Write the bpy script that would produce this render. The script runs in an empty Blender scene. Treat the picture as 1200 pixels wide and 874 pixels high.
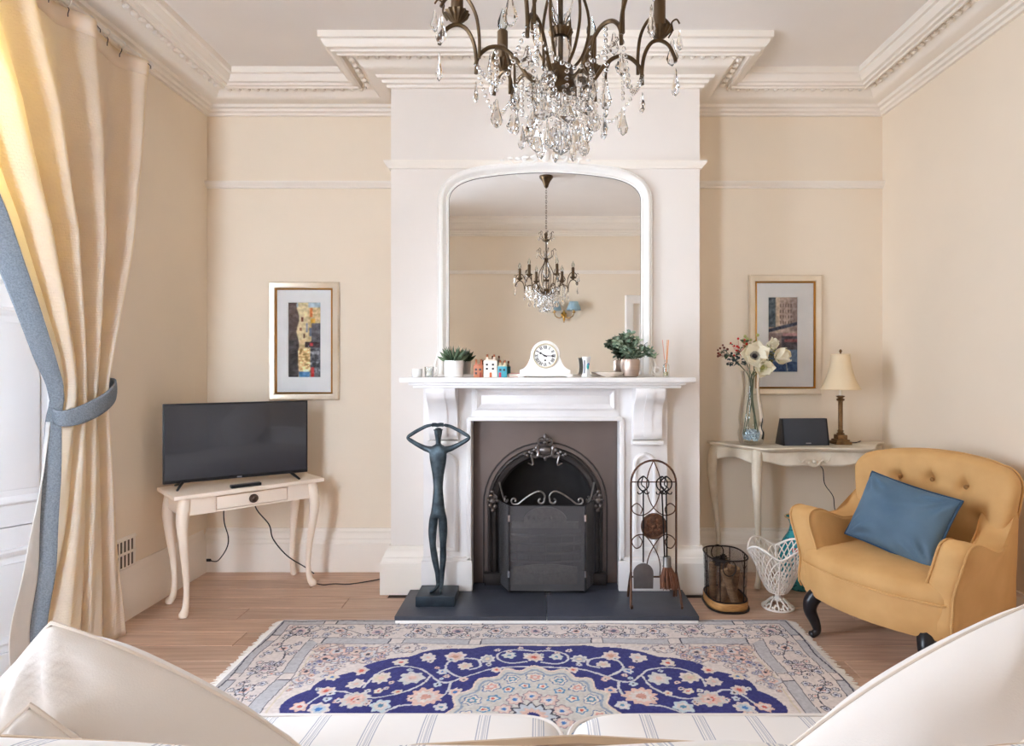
import bpy, bmesh, math, random
import numpy as np
from mathutils import Vector, Matrix, noise as mnoise

SC = bpy.context.scene
COL = SC.collection
PI = math.pi
R = math.radians

# ---------------------------------------------------------------- camera
cam_d = bpy.data.cameras.new('camera')
cam_d.sensor_fit = 'HORIZONTAL'
cam_d.sensor_width = 36.0
cam_d.lens = 36.0 * 717.0 / 1200.0
cam_d.shift_x = -34.0 / 1200.0
cam_d.shift_y = -5.5 / 1200.0
cam_d.clip_start = 0.02
cam = bpy.data.objects.new('camera', cam_d)
cam.location = (0, 0, 1.26)
cam.rotation_euler = (R(90), 0, 0)
COL.objects.link(cam)
SC.camera = cam

# ---------------------------------------------------------------- sky and daylight
world = bpy.data.worlds.new('sky')
SC.world = world
world.use_nodes = True
wn = world.node_tree.nodes
wn['Background'].inputs['Color'].default_value = (0.82, 0.885, 1.0, 1)
wn['Background'].inputs['Strength'].default_value = 21.0

def area(name, loc, rot, sx, sy, power, color, portal=False):
    d = bpy.data.lights.new(name, 'AREA')
    d.shape = 'RECTANGLE'; d.size = sx; d.size_y = sy
    d.energy = power; d.color = color
    o = bpy.data.objects.new(name, d)
    o.location = loc; o.rotation_euler = rot
    COL.objects.link(o)
    if portal:
        d.cycles.is_portal = True
    return o

# the sash window lets in the sky: a portal in the opening (no light of its own)
area('window_portal', (-2.53, 1.75, 1.60), (0, R(-90), 0), 2.3, 1.1, 1.0, (1, 1, 1), True)
# portal for the invented rear window, unseen behind the camera, added for frontal light
area('window_portal', (-1.62, -0.52, 1.58), (R(90), 0, R(180)), 0.72, 2.25, 1.0, (1, 1, 1), True)

SC.view_settings.view_transform = 'Standard'
SC.view_settings.look = 'None'
SC.view_settings.gamma = 1.0
SC.view_settings.use_curve_mapping = False
SC.view_settings.exposure = 0.48
SC.cycles.max_bounces = 14
SC.cycles.diffuse_bounces = 8
SC.cycles.glossy_bounces = 6
SC.cycles.transmission_bounces = 12
SC.cycles.transparent_max_bounces = 16
SC.cycles.sample_clamp_indirect = 8.0
SC.cycles.caustics_refractive = False
SC.cycles.caustics_reflective = False

# ---------------------------------------------------------------- helpers
def lin(c):
    return tuple(((v / 255.0) / 12.92 if v / 255.0 <= 0.04045 else ((v / 255.0 + 0.055) / 1.055) ** 2.4) for v in c)

def rgba(c):
    return lin(c) + (1.0,)

def unit(v):
    v = Vector(v)
    return v.normalized() if v.length > 1e-9 else Vector((0, 0, 1))

class MB:
    """collects shapes; build() links them as ONE mesh object"""
    def __init__(self):
        self.v = []; self.f = []
    def add(self, vs, fs):
        o = len(self.v)
        self.v += [tuple(p) for p in vs]
        self.f += [tuple(i + o for i in f) for f in fs]
        return self
    def box(self, c, s, rz=0.0, rot=None):
        hx, hy, hz = s[0] / 2, s[1] / 2, s[2] / 2
        vs = [Vector((x, y, z)) for z in (-hz, hz) for x, y in ((-hx, -hy), (hx, -hy), (hx, hy), (-hx, hy))]
        m = rot if rot is not None else Matrix.Rotation(rz, 3, 'Z')
        vs = [m @ p + Vector(c) for p in vs]
        return self.add(vs, [(3, 2, 1, 0), (4, 5, 6, 7), (0, 1, 5, 4), (1, 2, 6, 5), (2, 3, 7, 6), (3, 0, 4, 7)])
    def bx(self, x0, x1, y0, y1, z0, z1):
        return self.box(((x0 + x1) / 2, (y0 + y1) / 2, (z0 + z1) / 2), (x1 - x0, y1 - y0, z1 - z0))
    def tube(self, pts, r, n=8, closed=False, caps=True, flat=1.0):
        pts = [Vector(p) for p in pts]
        k = len(pts)
        rs = r if hasattr(r, '__len__') else [r] * k
        tans = []
        for i in range(k):
            if closed:
                t = pts[(i + 1) % k] - pts[i - 1]
            else:
                t = pts[min(i + 1, k - 1)] - pts[max(i - 1, 0)]
            tans.append(unit(t))
        t0 = tans[0]
        up = Vector((0, 0, 1)) if abs(t0.z) < 0.9 else Vector((0, 1, 0))
        nrm = unit(up - t0 * up.dot(t0))
        vs = []
        for i in range(k):
            t = tans[i]
            nrm = nrm - t * nrm.dot(t)
            nrm = unit(nrm)
            b = t.cross(nrm)
            for j in range(n):
                a = 2 * PI * j / n
                vs.append(pts[i] + (nrm * math.cos(a) + b * math.sin(a) * flat) * rs[i])
        fs = []
        m = k if closed else k - 1
        for i in range(m):
            i2 = (i + 1) % k
            for j in range(n):
                j2 = (j + 1) % n
                fs.append((i * n + j, i * n + j2, i2 * n + j2, i2 * n + j))
        if caps and not closed:
            fs.append(tuple(reversed(range(n))))
            fs.append(tuple((k - 1) * n + j for j in range(n)))
        return self.add(vs, fs)
    def lathe(self, prof, n=24, o=(0, 0, 0), sx=1.0, sy=1.0, caps=True, a0=0.0):
        vs = []
        for r, z in prof:
            for j in range(n):
                a = 2 * PI * j / n + a0
                vs.append((o[0] + r * math.cos(a) * sx, o[1] + r * math.sin(a) * sy, o[2] + z))
        fs = []
        for i in range(len(prof) - 1):
            for j in range(n):
                j2 = (j + 1) % n
                fs.append((i * n + j, i * n + j2, (i + 1) * n + j2, (i + 1) * n + j))
        if caps:
            if prof[0][0] > 1e-5: fs.append(tuple(reversed(range(n))))
            if prof[-1][0] > 1e-5: fs.append(tuple((len(prof) - 1) * n + j for j in range(n)))
        return self.add(vs, fs)
    def sphere(self, c, r, n=10, m=7, s=(1, 1, 1)):
        prof = [(max(r * math.sin(PI * i / m), 1e-6), -r * math.cos(PI * i / m)) for i in range(m + 1)]
        o = len(self.v)
        self.lathe(prof, n, (0, 0, 0), caps=False)
        for i in range(o, len(self.v)):
            p = self.v[i]
            self.v[i] = (c[0] + p[0] * s[0], c[1] + p[1] * s[1], c[2] + p[2] * s[2])
        return self
    def prism(self, poly, to3, h0, h1):
        """poly: 2D outline; to3(a,b,h) -> xyz"""
        n = len(poly)
        vs = [to3(a, b, h0) for a, b in poly] + [to3(a, b, h1) for a, b in poly]
        fs = [tuple(reversed(range(n))), tuple(range(n, 2 * n))]
        for i in range(n):
            j = (i + 1) % n
            fs.append((i, j, n + j, n + i))
        return self.add(vs, fs)
    def sweep(self, path, prof, to3, closed=False):
        """path: 2D; prof: (offset to the left of the path, height); mitred"""
        k = len(path); P = [Vector(p).to_2d() for p in path]
        vs = []
        for i in range(k):
            if closed or 0 < i < k - 1:
                d0 = (P[i] - P[i - 1]).normalized(); d1 = (P[(i + 1) % k] - P[i]).normalized()
            elif i == 0:
                d0 = d1 = (P[1] - P[0]).normalized()
            else:
                d0 = d1 = (P[-1] - P[-2]).normalized()
            n0 = Vector((-d0.y, d0.x)); n1 = Vector((-d1.y, d1.x))
            m = n0 + n1
            m = m / max(m.length_squared, 1e-6) * 2
            if m.length > 3: m = m.normalized() * 3
            for p, h in prof:
                q = P[i] + m * p
                vs.append(to3(q.x, q.y, h))
        q = len(prof); fs = []
        for i in range(k if closed else k - 1):
            i2 = (i + 1) % k
            for j in range(q - 1):
                fs.append((i * q + j, i2 * q + j, i2 * q + j + 1, i * q + j + 1))
            fs.append((i * q + q - 1, i2 * q + q - 1, i2 * q, i * q))
        if not closed:
            fs.append(tuple(range(q))); fs.append(tuple(reversed([(k - 1) * q + j for j in range(q)])))
        return self.add(vs, fs)
    def grid(self, fn, nu, nv, wrap_u=False, wrap_v=False):
        vs = [fn(i / (nu if wrap_u else nu - 1), j / (nv if wrap_v else nv - 1)) for i in range(nu) for j in range(nv)]
        fs = []
        for i in range(nu if wrap_u else nu - 1):
            i2 = (i + 1) % nu
            for j in range(nv if wrap_v else nv - 1):
                j2 = (j + 1) % nv
                fs.append((i * nv + j, i2 * nv + j, i2 * nv + j2, i * nv + j2))
        return self.add(vs, fs)
    def xf(self, m):
        self.v = [tuple(m @ Vector(p)) for p in self.v]
        return self
    def build(self, name, mat, parent=None, smooth=True, bevel=0.0, seg=2, angle=40, sub=0, solid=0.0, loc=None):
        me = bpy.data.meshes.new(name)
        vs = self.v
        me.from_pydata(vs, [], self.f)
        bm = bmesh.new(); bm.from_mesh(me)
        bmesh.ops.recalc_face_normals(bm, faces=bm.faces)
        if bevel > 0:
            es = [e for e in bm.edges if len(e.link_faces) == 2 and e.calc_face_angle(0) > R(30)]
            bmesh.ops.bevel(bm, geom=es, offset=bevel, segments=seg, profile=0.6, affect='EDGES', clamp_overlap=True)
        bm.to_mesh(me); bm.free()
        if smooth:
            me.shade_smooth()
            me.set_sharp_from_angle(angle=R(angle))
        me.materials.append(mat)
        o = bpy.data.objects.new(name, me)
        COL.objects.link(o)
        if loc is not None: o.location = loc
        if parent is not None: o.parent = parent
        if solid:
            s = o.modifiers.new('solid', 'SOLIDIFY'); s.thickness = solid; s.offset = 0
        if sub:
            s = o.modifiers.new('sub', 'SUBSURF'); s.levels = sub; s.render_levels = sub
        return o

def tag(o, label, cat, group=None):
    o['label'] = label; o['category'] = cat
    if group: o['group'] = group
    return o

def thing(name, label, cat, loc=(0, 0, 0), rz=0.0, group=None):
    o = bpy.data.objects.new(name, None)
    o.empty_display_size = 0.05
    COL.objects.link(o)
    o.location = loc; o.rotation_euler = (0, 0, rz)
    return tag(o, label, cat, group)

def struct(o):
    o['kind'] = 'structure'
    return o

def dup(root, loc=None, rz=None, label=None, parent=None):
    r = root.copy(); COL.objects.link(r)
    if loc is not None: r.location = loc
    if rz is not None: r.rotation_euler = (0, 0, rz)
    if label: r['label'] = label
    if parent is not None: r.parent = parent
    for ch in list(root.children):
        c = ch.copy(); COL.objects.link(c); c.parent = r
        for g in list(ch.children):
            d = g.copy(); COL.objects.link(d); d.parent = c
    return r

def bez(p0, p1, p2, p3, n=8):
    out = []
    for i in range(n + 1):
        t = i / n; a = 1 - t
        out.append(tuple(a**3 * p0[k] + 3 * a * a * t * p1[k] + 3 * a * t * t * p2[k] + t**3 * p3[k] for k in range(len(p0))))
    return out

def spline(pts, n=6, closed=False):
    """catmull-rom through points"""
    P = [Vector(p) for p in pts]; k = len(P); out = []
    m = k if closed else k - 1
    for i in range(m):
        if closed:
            a, b, c, d = P[(i - 1) % k], P[i], P[(i + 1) % k], P[(i + 2) % k]
        else:
            a, b, c, d = P[max(i - 1, 0)], P[i], P[i + 1], P[min(i + 2, k - 1)]
        for j in range(n):
            t = j / n
            out.append(0.5 * ((2 * b) + (c - a) * t + (2 * a - 5 * b + 4 * c - d) * t * t + (3 * b - a - 3 * c + d) * t**3))
    if not closed: out.append(P[-1])
    return out

def lerp(a, b, t): return a + (b - a) * t
def smooth01(t):
    t = max(0.0, min(1.0, t)); return t * t * (3 - 2 * t)
def interp(x, xs, ys): return float(np.interp(x, xs, ys))

XY = lambda a, b, h: (a, b, h)
def XZ(y):  # wall plane facing -Y: h goes towards the viewer
    return lambda a, b, h: (a, y - h, b)

# ---------------------------------------------------------------- materials
MATS = {}
def M(name, color, rough=0.5, metal=0.0, var=0.04, scale=8.0, bump=0.0, bscale=120.0, color2=None, sheen=0.0,
      coat=0.0, spec=0.5, trans=0.0, ior=1.45, stretch=(1, 1, 1), detail=4.0, alpha=None):
    if name in MATS: return MATS[name]
    m = bpy.data.materials.new(name); m.use_nodes = True
    nt = m.node_tree; n = nt.nodes; L = nt.links
    b = n['Principled BSDF']
    b.inputs['Roughness'].default_value = rough
    b.inputs['Metallic'].default_value = metal
    b.inputs['Specular IOR Level'].default_value = spec
    b.inputs['IOR'].default_value = ior
    b.inputs['Transmission Weight'].default_value = trans
    b.inputs['Coat Weight'].default_value = coat
    if sheen:
        b.inputs['Sheen Weight'].default_value = sheen
        b.inputs['Sheen Roughness'].default_value = 0.5
        b.inputs['Sheen Tint'].default_value = rgba(tuple(min(255, c * 1.15 + 20) for c in color))
    tc = n.new('ShaderNodeTexCoord')
    mp = n.new('ShaderNodeMapping'); mp.inputs['Scale'].default_value = stretch
    L.new(tc.outputs['Object'], mp.inputs['Vector'])
    no = n.new('ShaderNodeTexNoise'); no.inputs['Scale'].default_value = scale; no.inputs['Detail'].default_value = detail
    L.new(mp.outputs['Vector'], no.inputs['Vector'])
    rp = n.new('ShaderNodeValToRGB')
    c = lin(color)
    if color2 is None:
        a1 = tuple(v * (1 - var) for v in c); a2 = tuple(min(1, v * (1 + var)) for v in c)
    else:
        a1 = c; a2 = lin(color2)
    rp.color_ramp.elements[0].position = 0.32; rp.color_ramp.elements[1].position = 0.68
    rp.color_ramp.elements[0].color = a1 + (1,); rp.color_ramp.elements[1].color = a2 + (1,)
    L.new(no.outputs['Fac'], rp.inputs['Fac'])
    L.new(rp.outputs['Color'], b.inputs['Base Color'])
    if bump:
        n2 = n.new('ShaderNodeTexNoise'); n2.inputs['Scale'].default_value = bscale; n2.inputs['Detail'].default_value = 3
        L.new(mp.outputs['Vector'], n2.inputs['Vector'])
        bp = n.new('ShaderNodeBump'); bp.inputs['Strength'].default_value = bump; bp.inputs['Distance'].default_value = 0.004
        L.new(n2.outputs['Fac'], bp.inputs['Height'])
        L.new(bp.outputs['Normal'], b.inputs['Normal'])
    if alpha is not None: b.inputs['Alpha'].default_value = alpha
    MATS[name] = m
    return m

def glassy(name, tint=(255, 255, 255), fac=0.10, rough=0.0):
    """thin pane: see-through with a fresnel gloss"""
    if name in MATS: return MATS[name]
    m = bpy.data.materials.new(name); m.use_nodes = True
    nt = m.node_tree; n = nt.nodes; L = nt.links
    n.remove(n['Principled BSDF'])
    t = n.new('ShaderNodeBsdfTransparent'); t.inputs['Color'].default_value = rgba(tint)
    g = n.new('ShaderNodeBsdfGlossy'); g.inputs['Roughness'].default_value = rough
    fr = n.new('ShaderNodeFresnel'); fr.inputs['IOR'].default_value = 1.0 + fac * 5
    no = n.new('ShaderNodeTexNoise'); no.inputs['Scale'].default_value = 3.0
    bp = n.new('ShaderNodeBump'); bp.inputs['Strength'].default_value = 0.01
    L.new(no.outputs['Fac'], bp.inputs['Height']); L.new(bp.outputs['Normal'], g.inputs['Normal'])
    mx = n.new('ShaderNodeMixShader')
    L.new(fr.outputs['Fac'], mx.inputs['Fac']); L.new(t.outputs[0], mx.inputs[1]); L.new(g.outputs[0], mx.inputs[2])
    L.new(mx.outputs[0], n['Material Output'].inputs['Surface'])
    MATS[name] = m
    return m

def cloth_translucent(name, color, through, fac=0.4, waffle=0.0, var=0.03):
    if name in MATS: return MATS[name]
    m = M(name, color, 0.85, var=var, scale=6, sheen=0.1)
    nt = m.node_tree; n = nt.nodes; L = nt.links
    b = n['Principled BSDF']
    tr = n.new('ShaderNodeBsdfTranslucent'); tr.inputs['Color'].default_value = rgba(through)
    mx = n.new('ShaderNodeMixShader'); mx.inputs['Fac'].default_value = fac
    L.new(b.outputs[0], mx.inputs[1]); L.new(tr.outputs[0], mx.inputs[2])
    L.new(mx.outputs[0], n['Material Output'].inputs['Surface'])
    if waffle:
        uv = n.new('ShaderNodeUVMap')
        mp = n.new('ShaderNodeMapping'); mp.inputs['Scale'].default_value = (waffle, waffle, 1)
        L.new(uv.outputs['UV'], mp.inputs['Vector'])
        br = n.new('ShaderNodeTexBrick')
        br.inputs['Scale'].default_value = 1.0
        br.inputs['Color1'].default_value = (1, 1, 1, 1); br.inputs['Color2'].default_value = (0.9, 0.9, 0.9, 1)
        br.inputs['Mortar'].default_value = (0, 0, 0, 1)
        br.inputs['Mortar Size'].default_value = 0.12; br.inputs['Mortar Smooth'].default_value = 0.6
        br.inputs['Brick Width'].default_value = 1.4; br.inputs['Row Height'].default_value = 0.8
        L.new(mp.outputs['Vector'], br.inputs['Vector'])
        bp = n.new('ShaderNodeBump'); bp.inputs['Strength'].default_value = 0.7; bp.inputs['Distance'].default_value = 0.004
        L.new(br.outputs['Color'], bp.inputs['Height'])
        L.new(bp.outputs['Normal'], b.inputs['Normal'])
    return m

def attr_mat(name, rough=0.9, bump=0.0, bscale=400.0, spec=0.2, sheen=0.0):
    """colour taken from the pattern stored on the mesh, with a fine procedural variation"""
    if name in MATS: return MATS[name]
    m = bpy.data.materials.new(name); m.use_nodes = True
    nt = m.node_tree; n = nt.nodes; L = nt.links
    b = n['Principled BSDF']; b.inputs['Roughness'].default_value = rough; b.inputs['Specular IOR Level'].default_value = spec
    if sheen: b.inputs['Sheen Weight'].default_value = sheen
    a = n.new('ShaderNodeAttribute'); a.attribute_name = 'pattern'
    no = n.new('ShaderNodeTexNoise'); no.inputs['Scale'].default_value = bscale
    tc = n.new('ShaderNodeTexCoord'); L.new(tc.outputs['Object'], no.inputs['Vector'])
    mr = n.new('ShaderNodeMapRange'); mr.inputs['To Min'].default_value = 0.88; mr.inputs['To Max'].default_value = 1.12
    L.new(no.outputs['Fac'], mr.inputs['Value'])
    mx = n.new('ShaderNodeVectorMath'); mx.operation = 'MULTIPLY'
    L.new(a.outputs['Color'], mx.inputs[0]); L.new(mr.outputs[0], mx.inputs[1])
    L.new(mx.outputs[0], b.inputs['Base Color'])
    if bump:
        bp = n.new('ShaderNodeBump'); bp.inputs['Strength'].default_value = bump; bp.inputs['Distance'].default_value = 0.003
        L.new(no.outputs['Fac'], bp.inputs['Height']); L.new(bp.outputs['Normal'], b.inputs['Normal'])
    MATS[name] = m
    return m

def pattern_grid(name, mat, parent, W, H, cols, to3, loc=None):
    """flat printed/woven sheet: cols is (ny,nx,3) sRGB 0..255, row 0 at the bottom"""
    ny, nx = cols.shape[:2]
    xs = np.linspace(-W / 2, W / 2, nx); ys = np.linspace(-H / 2, H / 2, ny)
    X, Y = np.meshgrid(xs, ys)
    co = to3(X.ravel(), Y.ravel())
    me = bpy.data.meshes.new(name)
    nv = nx * ny; nf = (nx - 1) * (ny - 1)
    me.vertices.add(nv); me.vertices.foreach_set('co', np.ascontiguousarray(co, dtype=np.float32).ravel())
    ii = (np.arange(ny - 1)[:, None] * nx + np.arange(nx - 1)[None, :]).ravel()
    quads = np.stack([ii, ii + 1, ii + nx + 1, ii + nx], 1).astype(np.int32)
    me.loops.add(nf * 4); me.loops.foreach_set('vertex_index', quads.ravel())
    me.polygons.add(nf); me.polygons.foreach_set('loop_start', np.arange(0, nf * 4, 4, dtype=np.int32))
    me.update(calc_edges=True)
    c = np.clip(cols.reshape(-1, 3) / 255.0, 0, 1)
    l = np.where(c <= 0.04045, c / 12.92, ((c + 0.055) / 1.055) ** 2.4)
    ca = me.color_attributes.new('pattern', 'FLOAT_COLOR', 'POINT')
    ca.data.foreach_set('color', np.concatenate([l, np.ones((nv, 1))], 1).astype(np.float32).ravel())
    me.shade_smooth()
    me.materials.append(mat)
    o = bpy.data.objects.new(name, me); COL.objects.link(o)
    if loc is not None: o.location = loc
    if parent is not None: o.parent = parent
    return o

def uv_grid(o, nu, nv, su, sv):
    """uv for a single nu x nv grid mesh (u index major)"""
    me = o.data
    ul = me.uv_layers.new(name='UVMap')
    vi = np.empty(len(me.loops), dtype=np.int32); me.loops.foreach_get('vertex_index', vi)
    u = (vi // nv) / (nu - 1) * su; v = (vi % nv) / (nv - 1) * sv
    ul.data.foreach_set('uv', np.stack([u, v], 1).astype(np.float32).ravel())

PAINT = M('cream_wall_paint', (238, 224, 204), 0.75, var=0.015, scale=3, bump=0.03, bscale=60)
BREAST = M('pale_breast_paint', (234, 226, 218), 0.75, var=0.015, scale=3, bump=0.03, bscale=60)
CEIL = M('ceiling_paint', (238, 232, 226), 0.8, var=0.015, scale=3)
TRIM = M('trim_paint', (242, 234, 223), 0.45, var=0.015, scale=4)
WHITE = M('white_gloss_paint', (243, 240, 236), 0.35, var=0.01, scale=5)
MARBLE = M('white_marble', (240, 236, 232), 0.28, color2=(226, 221, 219), scale=3.0, detail=8)
IRON = M('cast_iron', (64, 58, 56), 0.45, 0.55, var=0.2, scale=12, bump=0.15, bscale=300)
IRON_BROWN = M('polished_iron_plate', (116, 103, 97), 0.38, 0.6, var=0.12, scale=3)
BLACK = M('black_satin', (18, 18, 20), 0.35, var=0.1)
SLATE = M('hearth_slate', (62, 65, 75), 0.42, var=0.14, scale=10, bump=0.08, bscale=60)
# ================================================================ the room
XL, XR, YB, YF, YR, ZC = -2.089, 2.137, 3.83, 3.45, -0.41, 3.0
BX0, BX1, CX = -0.846, 0.894, 0.024

def wood_mat():
    m = bpy.data.materials.new('floor_oak'); m.use_nodes = True
    nt = m.node_tree; n = nt.nodes; L = nt.links; b = n['Principled BSDF']
    b.inputs['Roughness'].default_value = 0.36
    tc = n.new('ShaderNodeTexCoord'); oi = n.new('ShaderNodeObjectInfo')
    ad = n.new('ShaderNodeVectorMath'); ad.operation = 'ADD'
    sc = n.new('ShaderNodeVectorMath'); sc.operation = 'SCALE'; sc.inputs['Scale'].default_value = 37.0
    cb = n.new('ShaderNodeCombineXYZ')
    L.new(oi.outputs['Random'], cb.inputs[0]); L.new(oi.outputs['Random'], cb.inputs[1])
    L.new(cb.outputs[0], sc.inputs[0]); L.new(tc.outputs['Object'], ad.inputs[0]); L.new(sc.outputs[0], ad.inputs[1])
    mp = n.new('ShaderNodeMapping'); mp.inputs['Scale'].default_value = (1.2, 22, 10)
    L.new(ad.outputs[0], mp.inputs['Vector'])
    no = n.new('ShaderNodeTexNoise'); no.inputs['Scale'].default_value = 2.2; no.inputs['Detail'].default_value = 7; no.inputs['Distortion'].default_value = 0.6
    L.new(mp.outputs[0], no.inputs['Vector'])
    rp = n.new('ShaderNodeValToRGB')
    e = rp.color_ramp.elements
    e[0].position = 0.25; e[0].color = rgba((174, 140, 118)); e[1].position = 0.75; e[1].color = rgba((214, 182, 158))
    L.new(no.outputs['Fac'], rp.inputs['Fac'])
    mr = n.new('ShaderNodeMapRange'); mr.inputs['To Min'].default_value = 0.84; mr.inputs['To Max'].default_value = 1.12
    L.new(oi.outputs['Random'], mr.inputs['Value'])
    vm = n.new('ShaderNodeVectorMath'); vm.operation = 'MULTIPLY'
    L.new(rp.outputs['Color'], vm.inputs[0]); L.new(mr.outputs[0], vm.inputs[1])
    L.new(vm.outputs[0], b.inputs['Base Color'])
    bp = n.new('ShaderNodeBump'); bp.inputs['Strength'].default_value = 0.06; bp.inputs['Distance'].default_value = 0.003
    L.new(no.outputs['Fac'], bp.inputs['Height']); L.new(bp.outputs['Normal'], b.inputs['Normal'])
    return m
OAK = wood_mat()
GROOVE = M('floor_groove', (66, 50, 42), 0.9)

fl = MB().bx(-2.52, XR + 0.12, YR - 0.12, YB + 0.12, -0.10, -0.006).build('floor', GROOVE)
struct(fl)
rnd = random.Random(4)
pw = 0.145
def plank(x0, x1, y0, y1):
    cx, cy = (x0 + x1) / 2, (y0 + y1) / 2
    hx, hy = (x1 - x0) / 2 - 0.0012, (y1 - y0) / 2 - 0.0012
    b = 0.002
    mb = MB()
    vs = [(-hx, -hy, -.006), (hx, -hy, -.006), (hx, hy, -.006), (-hx, hy, -.006),
          (-hx, -hy, -b), (hx, -hy, -b), (hx, hy, -b), (-hx, hy, -b),
          (-hx + b, -hy + b, 0), (hx - b, -hy + b, 0), (hx - b, hy - b, 0), (-hx + b, hy - b, 0)]
    fs = [(3, 2, 1, 0), (8, 9, 10, 11)]
    for a in (0, 4):
        for i in range(4):
            j = (i + 1) % 4
            fs.append((a + i, a + j, a + 4 + j, a + 4 + i))
    mb.add(vs, fs)
    return mb.build('plank', OAK, fl, smooth=False, loc=(cx, cy, 0))
y = YR; row = 0
while y < YB - 0.001:
    y1 = min(y + pw, YB)
    spans = [(-2.5 if 0.8 < y < 2.60 else XL, XR)] if y1 <= YF + 0.05 else [(XL, BX0), (BX1, XR)]
    for xa, xb in spans:
        x = xa; cut = xa + rnd.uniform(0.5, 1.6)
        while x < xb - 0.01:
            x1 = min(cut, xb)
            if xb - x1 < 0.25: x1 = xb
            plank(x, x1, y, y1)
            x = x1; cut = x + rnd.uniform(1.3, 1.9)
    y = y1; row += 1

ce = struct(MB().bx(-2.52, XR + 0.12, YR - 0.12, YB + 0.12, ZC, ZC + 0.1).build('ceiling', CEIL))
# walls
struct(MB().bx(XL, XR, YB, YB + 0.12, 0, ZC).build('wall_back', PAINT))
struct(MB().bx(XR, XR + 0.12, YR, YB, 0, ZC).build('wall_right', PAINT))
WY0, WY1, WZ1 = 0.74, 2.76, 2.72
wl = MB().bx(XL - 0.12, XL, WY1, YB, 0, ZC).bx(XL - 0.12, XL, YR, WY0, 0, ZC).bx(XL - 0.12, XL, WY0, WY1, WZ1, ZC)
struct(wl.build('wall_left', PAINT))
DX0, DX1, DZ = 1.10, 1.90, 2.03
QX0, QX1, QZ0, QZ1 = -1.95, -1.29, .46, 2.70
wr = MB().bx(XL, QX0, YR - 0.12, YR, 0, ZC).bx(QX1, DX0, YR - 0.12, YR, 0, ZC).bx(QX0, QX1, YR - 0.12, YR, 0, QZ0).bx(QX0, QX1, YR - 0.12, YR, QZ1, ZC).bx(DX1, XR, YR - 0.12, YR, 0, ZC).bx(DX0, DX1, YR - 0.12, YR, DZ, ZC)
struct(wr.build('wall_rear', PAINT))
OX0, OX1, OZ = CX - 0.43, CX + 0.43, 0.98
wb = MB().bx(BX0, OX0, YF, YB, 0, ZC).bx(OX1, BX1, YF, YB, 0, ZC).bx(OX0, OX1, YF, YB, OZ, ZC)
struct(wb.build('wall_chimney_breast', BREAST))

# cornice: deep moulded plaster running round the whole room and the breast
ROOM = [(XL, YR), (XR, YR), (XR, YB), (BX1, YB), (BX1, YF), (BX0, YF), (BX0, YB), (XL, YB)]
CORN = [(0, 2.835), (.018, 2.835), (.022, 2.848), (.038, 2.852), (.044, 2.866), (.062, 2.870), (.070, 2.884), (.10, 2.888),
        (.118, 2.892), (.135, 2.905), (.150, 2.926), (.175, 2.940), (.208, 2.944), (.212, 2.912), (.226, 2.908), (.232, 2.916), (.252, 2.916),
        (.256, 2.926), (.272, 2.93), (.286, 2.945), (.292, 2.962), (.305, 2.966), (.305, ZC), (0, ZC)]
co = struct(MB().sweep(ROOM, CORN, XY, True).build('trim_1', TRIM, angle=30))
# leaf enrichment running in the deep groove of the cornice (too small to pick apart)
en = MB()
def leaf_run(p0, p1, nx, ny, off):
    d = Vector((p1[0] - p0[0], p1[1] - p0[1], 0)); ln = d.length; d.normalize()
    k = max(2, int(ln / 0.055))
    for i in range(k):
        t = (i + 0.5) / k
        c = Vector((p0[0], p0[1], 0)) + d * ln * t + Vector((nx, ny, 0)) * off
        en.sphere((c.x, c.y, 2.928), 0.016, 6, 4, (1.0 if abs(d.x) > .5 else 1.2, 1.0 if abs(d.y) > .5 else 1.2, 0.9))
        q = c + d * 0.026
        en.sphere((q.x, q.y, 2.934), 0.009, 5, 4)
leaf_run((BX0 - .17, YF), (BX1 + .17, YF), 0, -1, .178)
leaf_run((BX0, YF - .17), (BX0, YB - .2), -1, 0, .178)
leaf_run((BX1, YF - .17), (BX1, YB - .2), 1, 0, .178)
leaf_run((XL + .2, YB), (BX0 - .2, YB), 0, -1, .178)
leaf_run((BX1 + .2, YB), (XR - .2, YB), 0, -1, .178)
leaf_run((XL, 1.0), (XL, YB - .2), 1, 0, .178)
leaf_run((XR, 1.0), (XR, YB - .2), -1, 0, .178)
o = en.build('leaf_enrichment', TRIM, co); o['kind'] = 'stuff'

# picture rails (back wall, breast and rear wall)
RAIL = [(0, 2.385), (.012, 2.385), (.016, 2.395), (.026, 2.402), (.034, 2.415), (.034, 2.424), (0, 2.424)]
struct(MB().sweep([(XR, YB), (BX1, YB), (BX1, YF), (BX0, YF), (BX0, YB), (XL, YB)], RAIL, XY).build('trim_2', TRIM, angle=30))
struct(MB().sweep([(-1.10, YR), (XR, YR)], RAIL, XY).build('trim_3', TRIM, angle=30))
# baseboards
BASE = [(0, 0), (.05, 0), (.05, .175), (.044, .182), (.040, .20), (.034, .206), (.030, .222), (.022, .236), (.014, .244), (.012, .262), (0, .262)]
struct(MB().sweep([(BX0, YB), (XL, YB)], BASE, XY).sweep([(XR, YB), (BX1, YB)], BASE, XY).build('baseboard_back', TRIM, angle=30))
SX = 0.672
struct(MB().sweep([(CX - SX, YF), (BX0, YF), (BX0, YB - .05)], BASE, XY).sweep([(BX1, YB - .05), (BX1, YF), (CX + SX, YF)], BASE, XY).build('baseboard_breast', TRIM, angle=30))
BASE2 = [(p * 0.45, h) for p, h in BASE]
struct(MB().sweep([(XL, YB - .05), (XL, WY1 + .03)], BASE2, XY).sweep([(XL, WY0), (XL, YR)], BASE2, XY).build('baseboard_left', TRIM, angle=30))
struct(MB().sweep([(XR, YR), (XR, YB - .05)], BASE, XY).build('baseboard_right', TRIM, angle=30))
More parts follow.
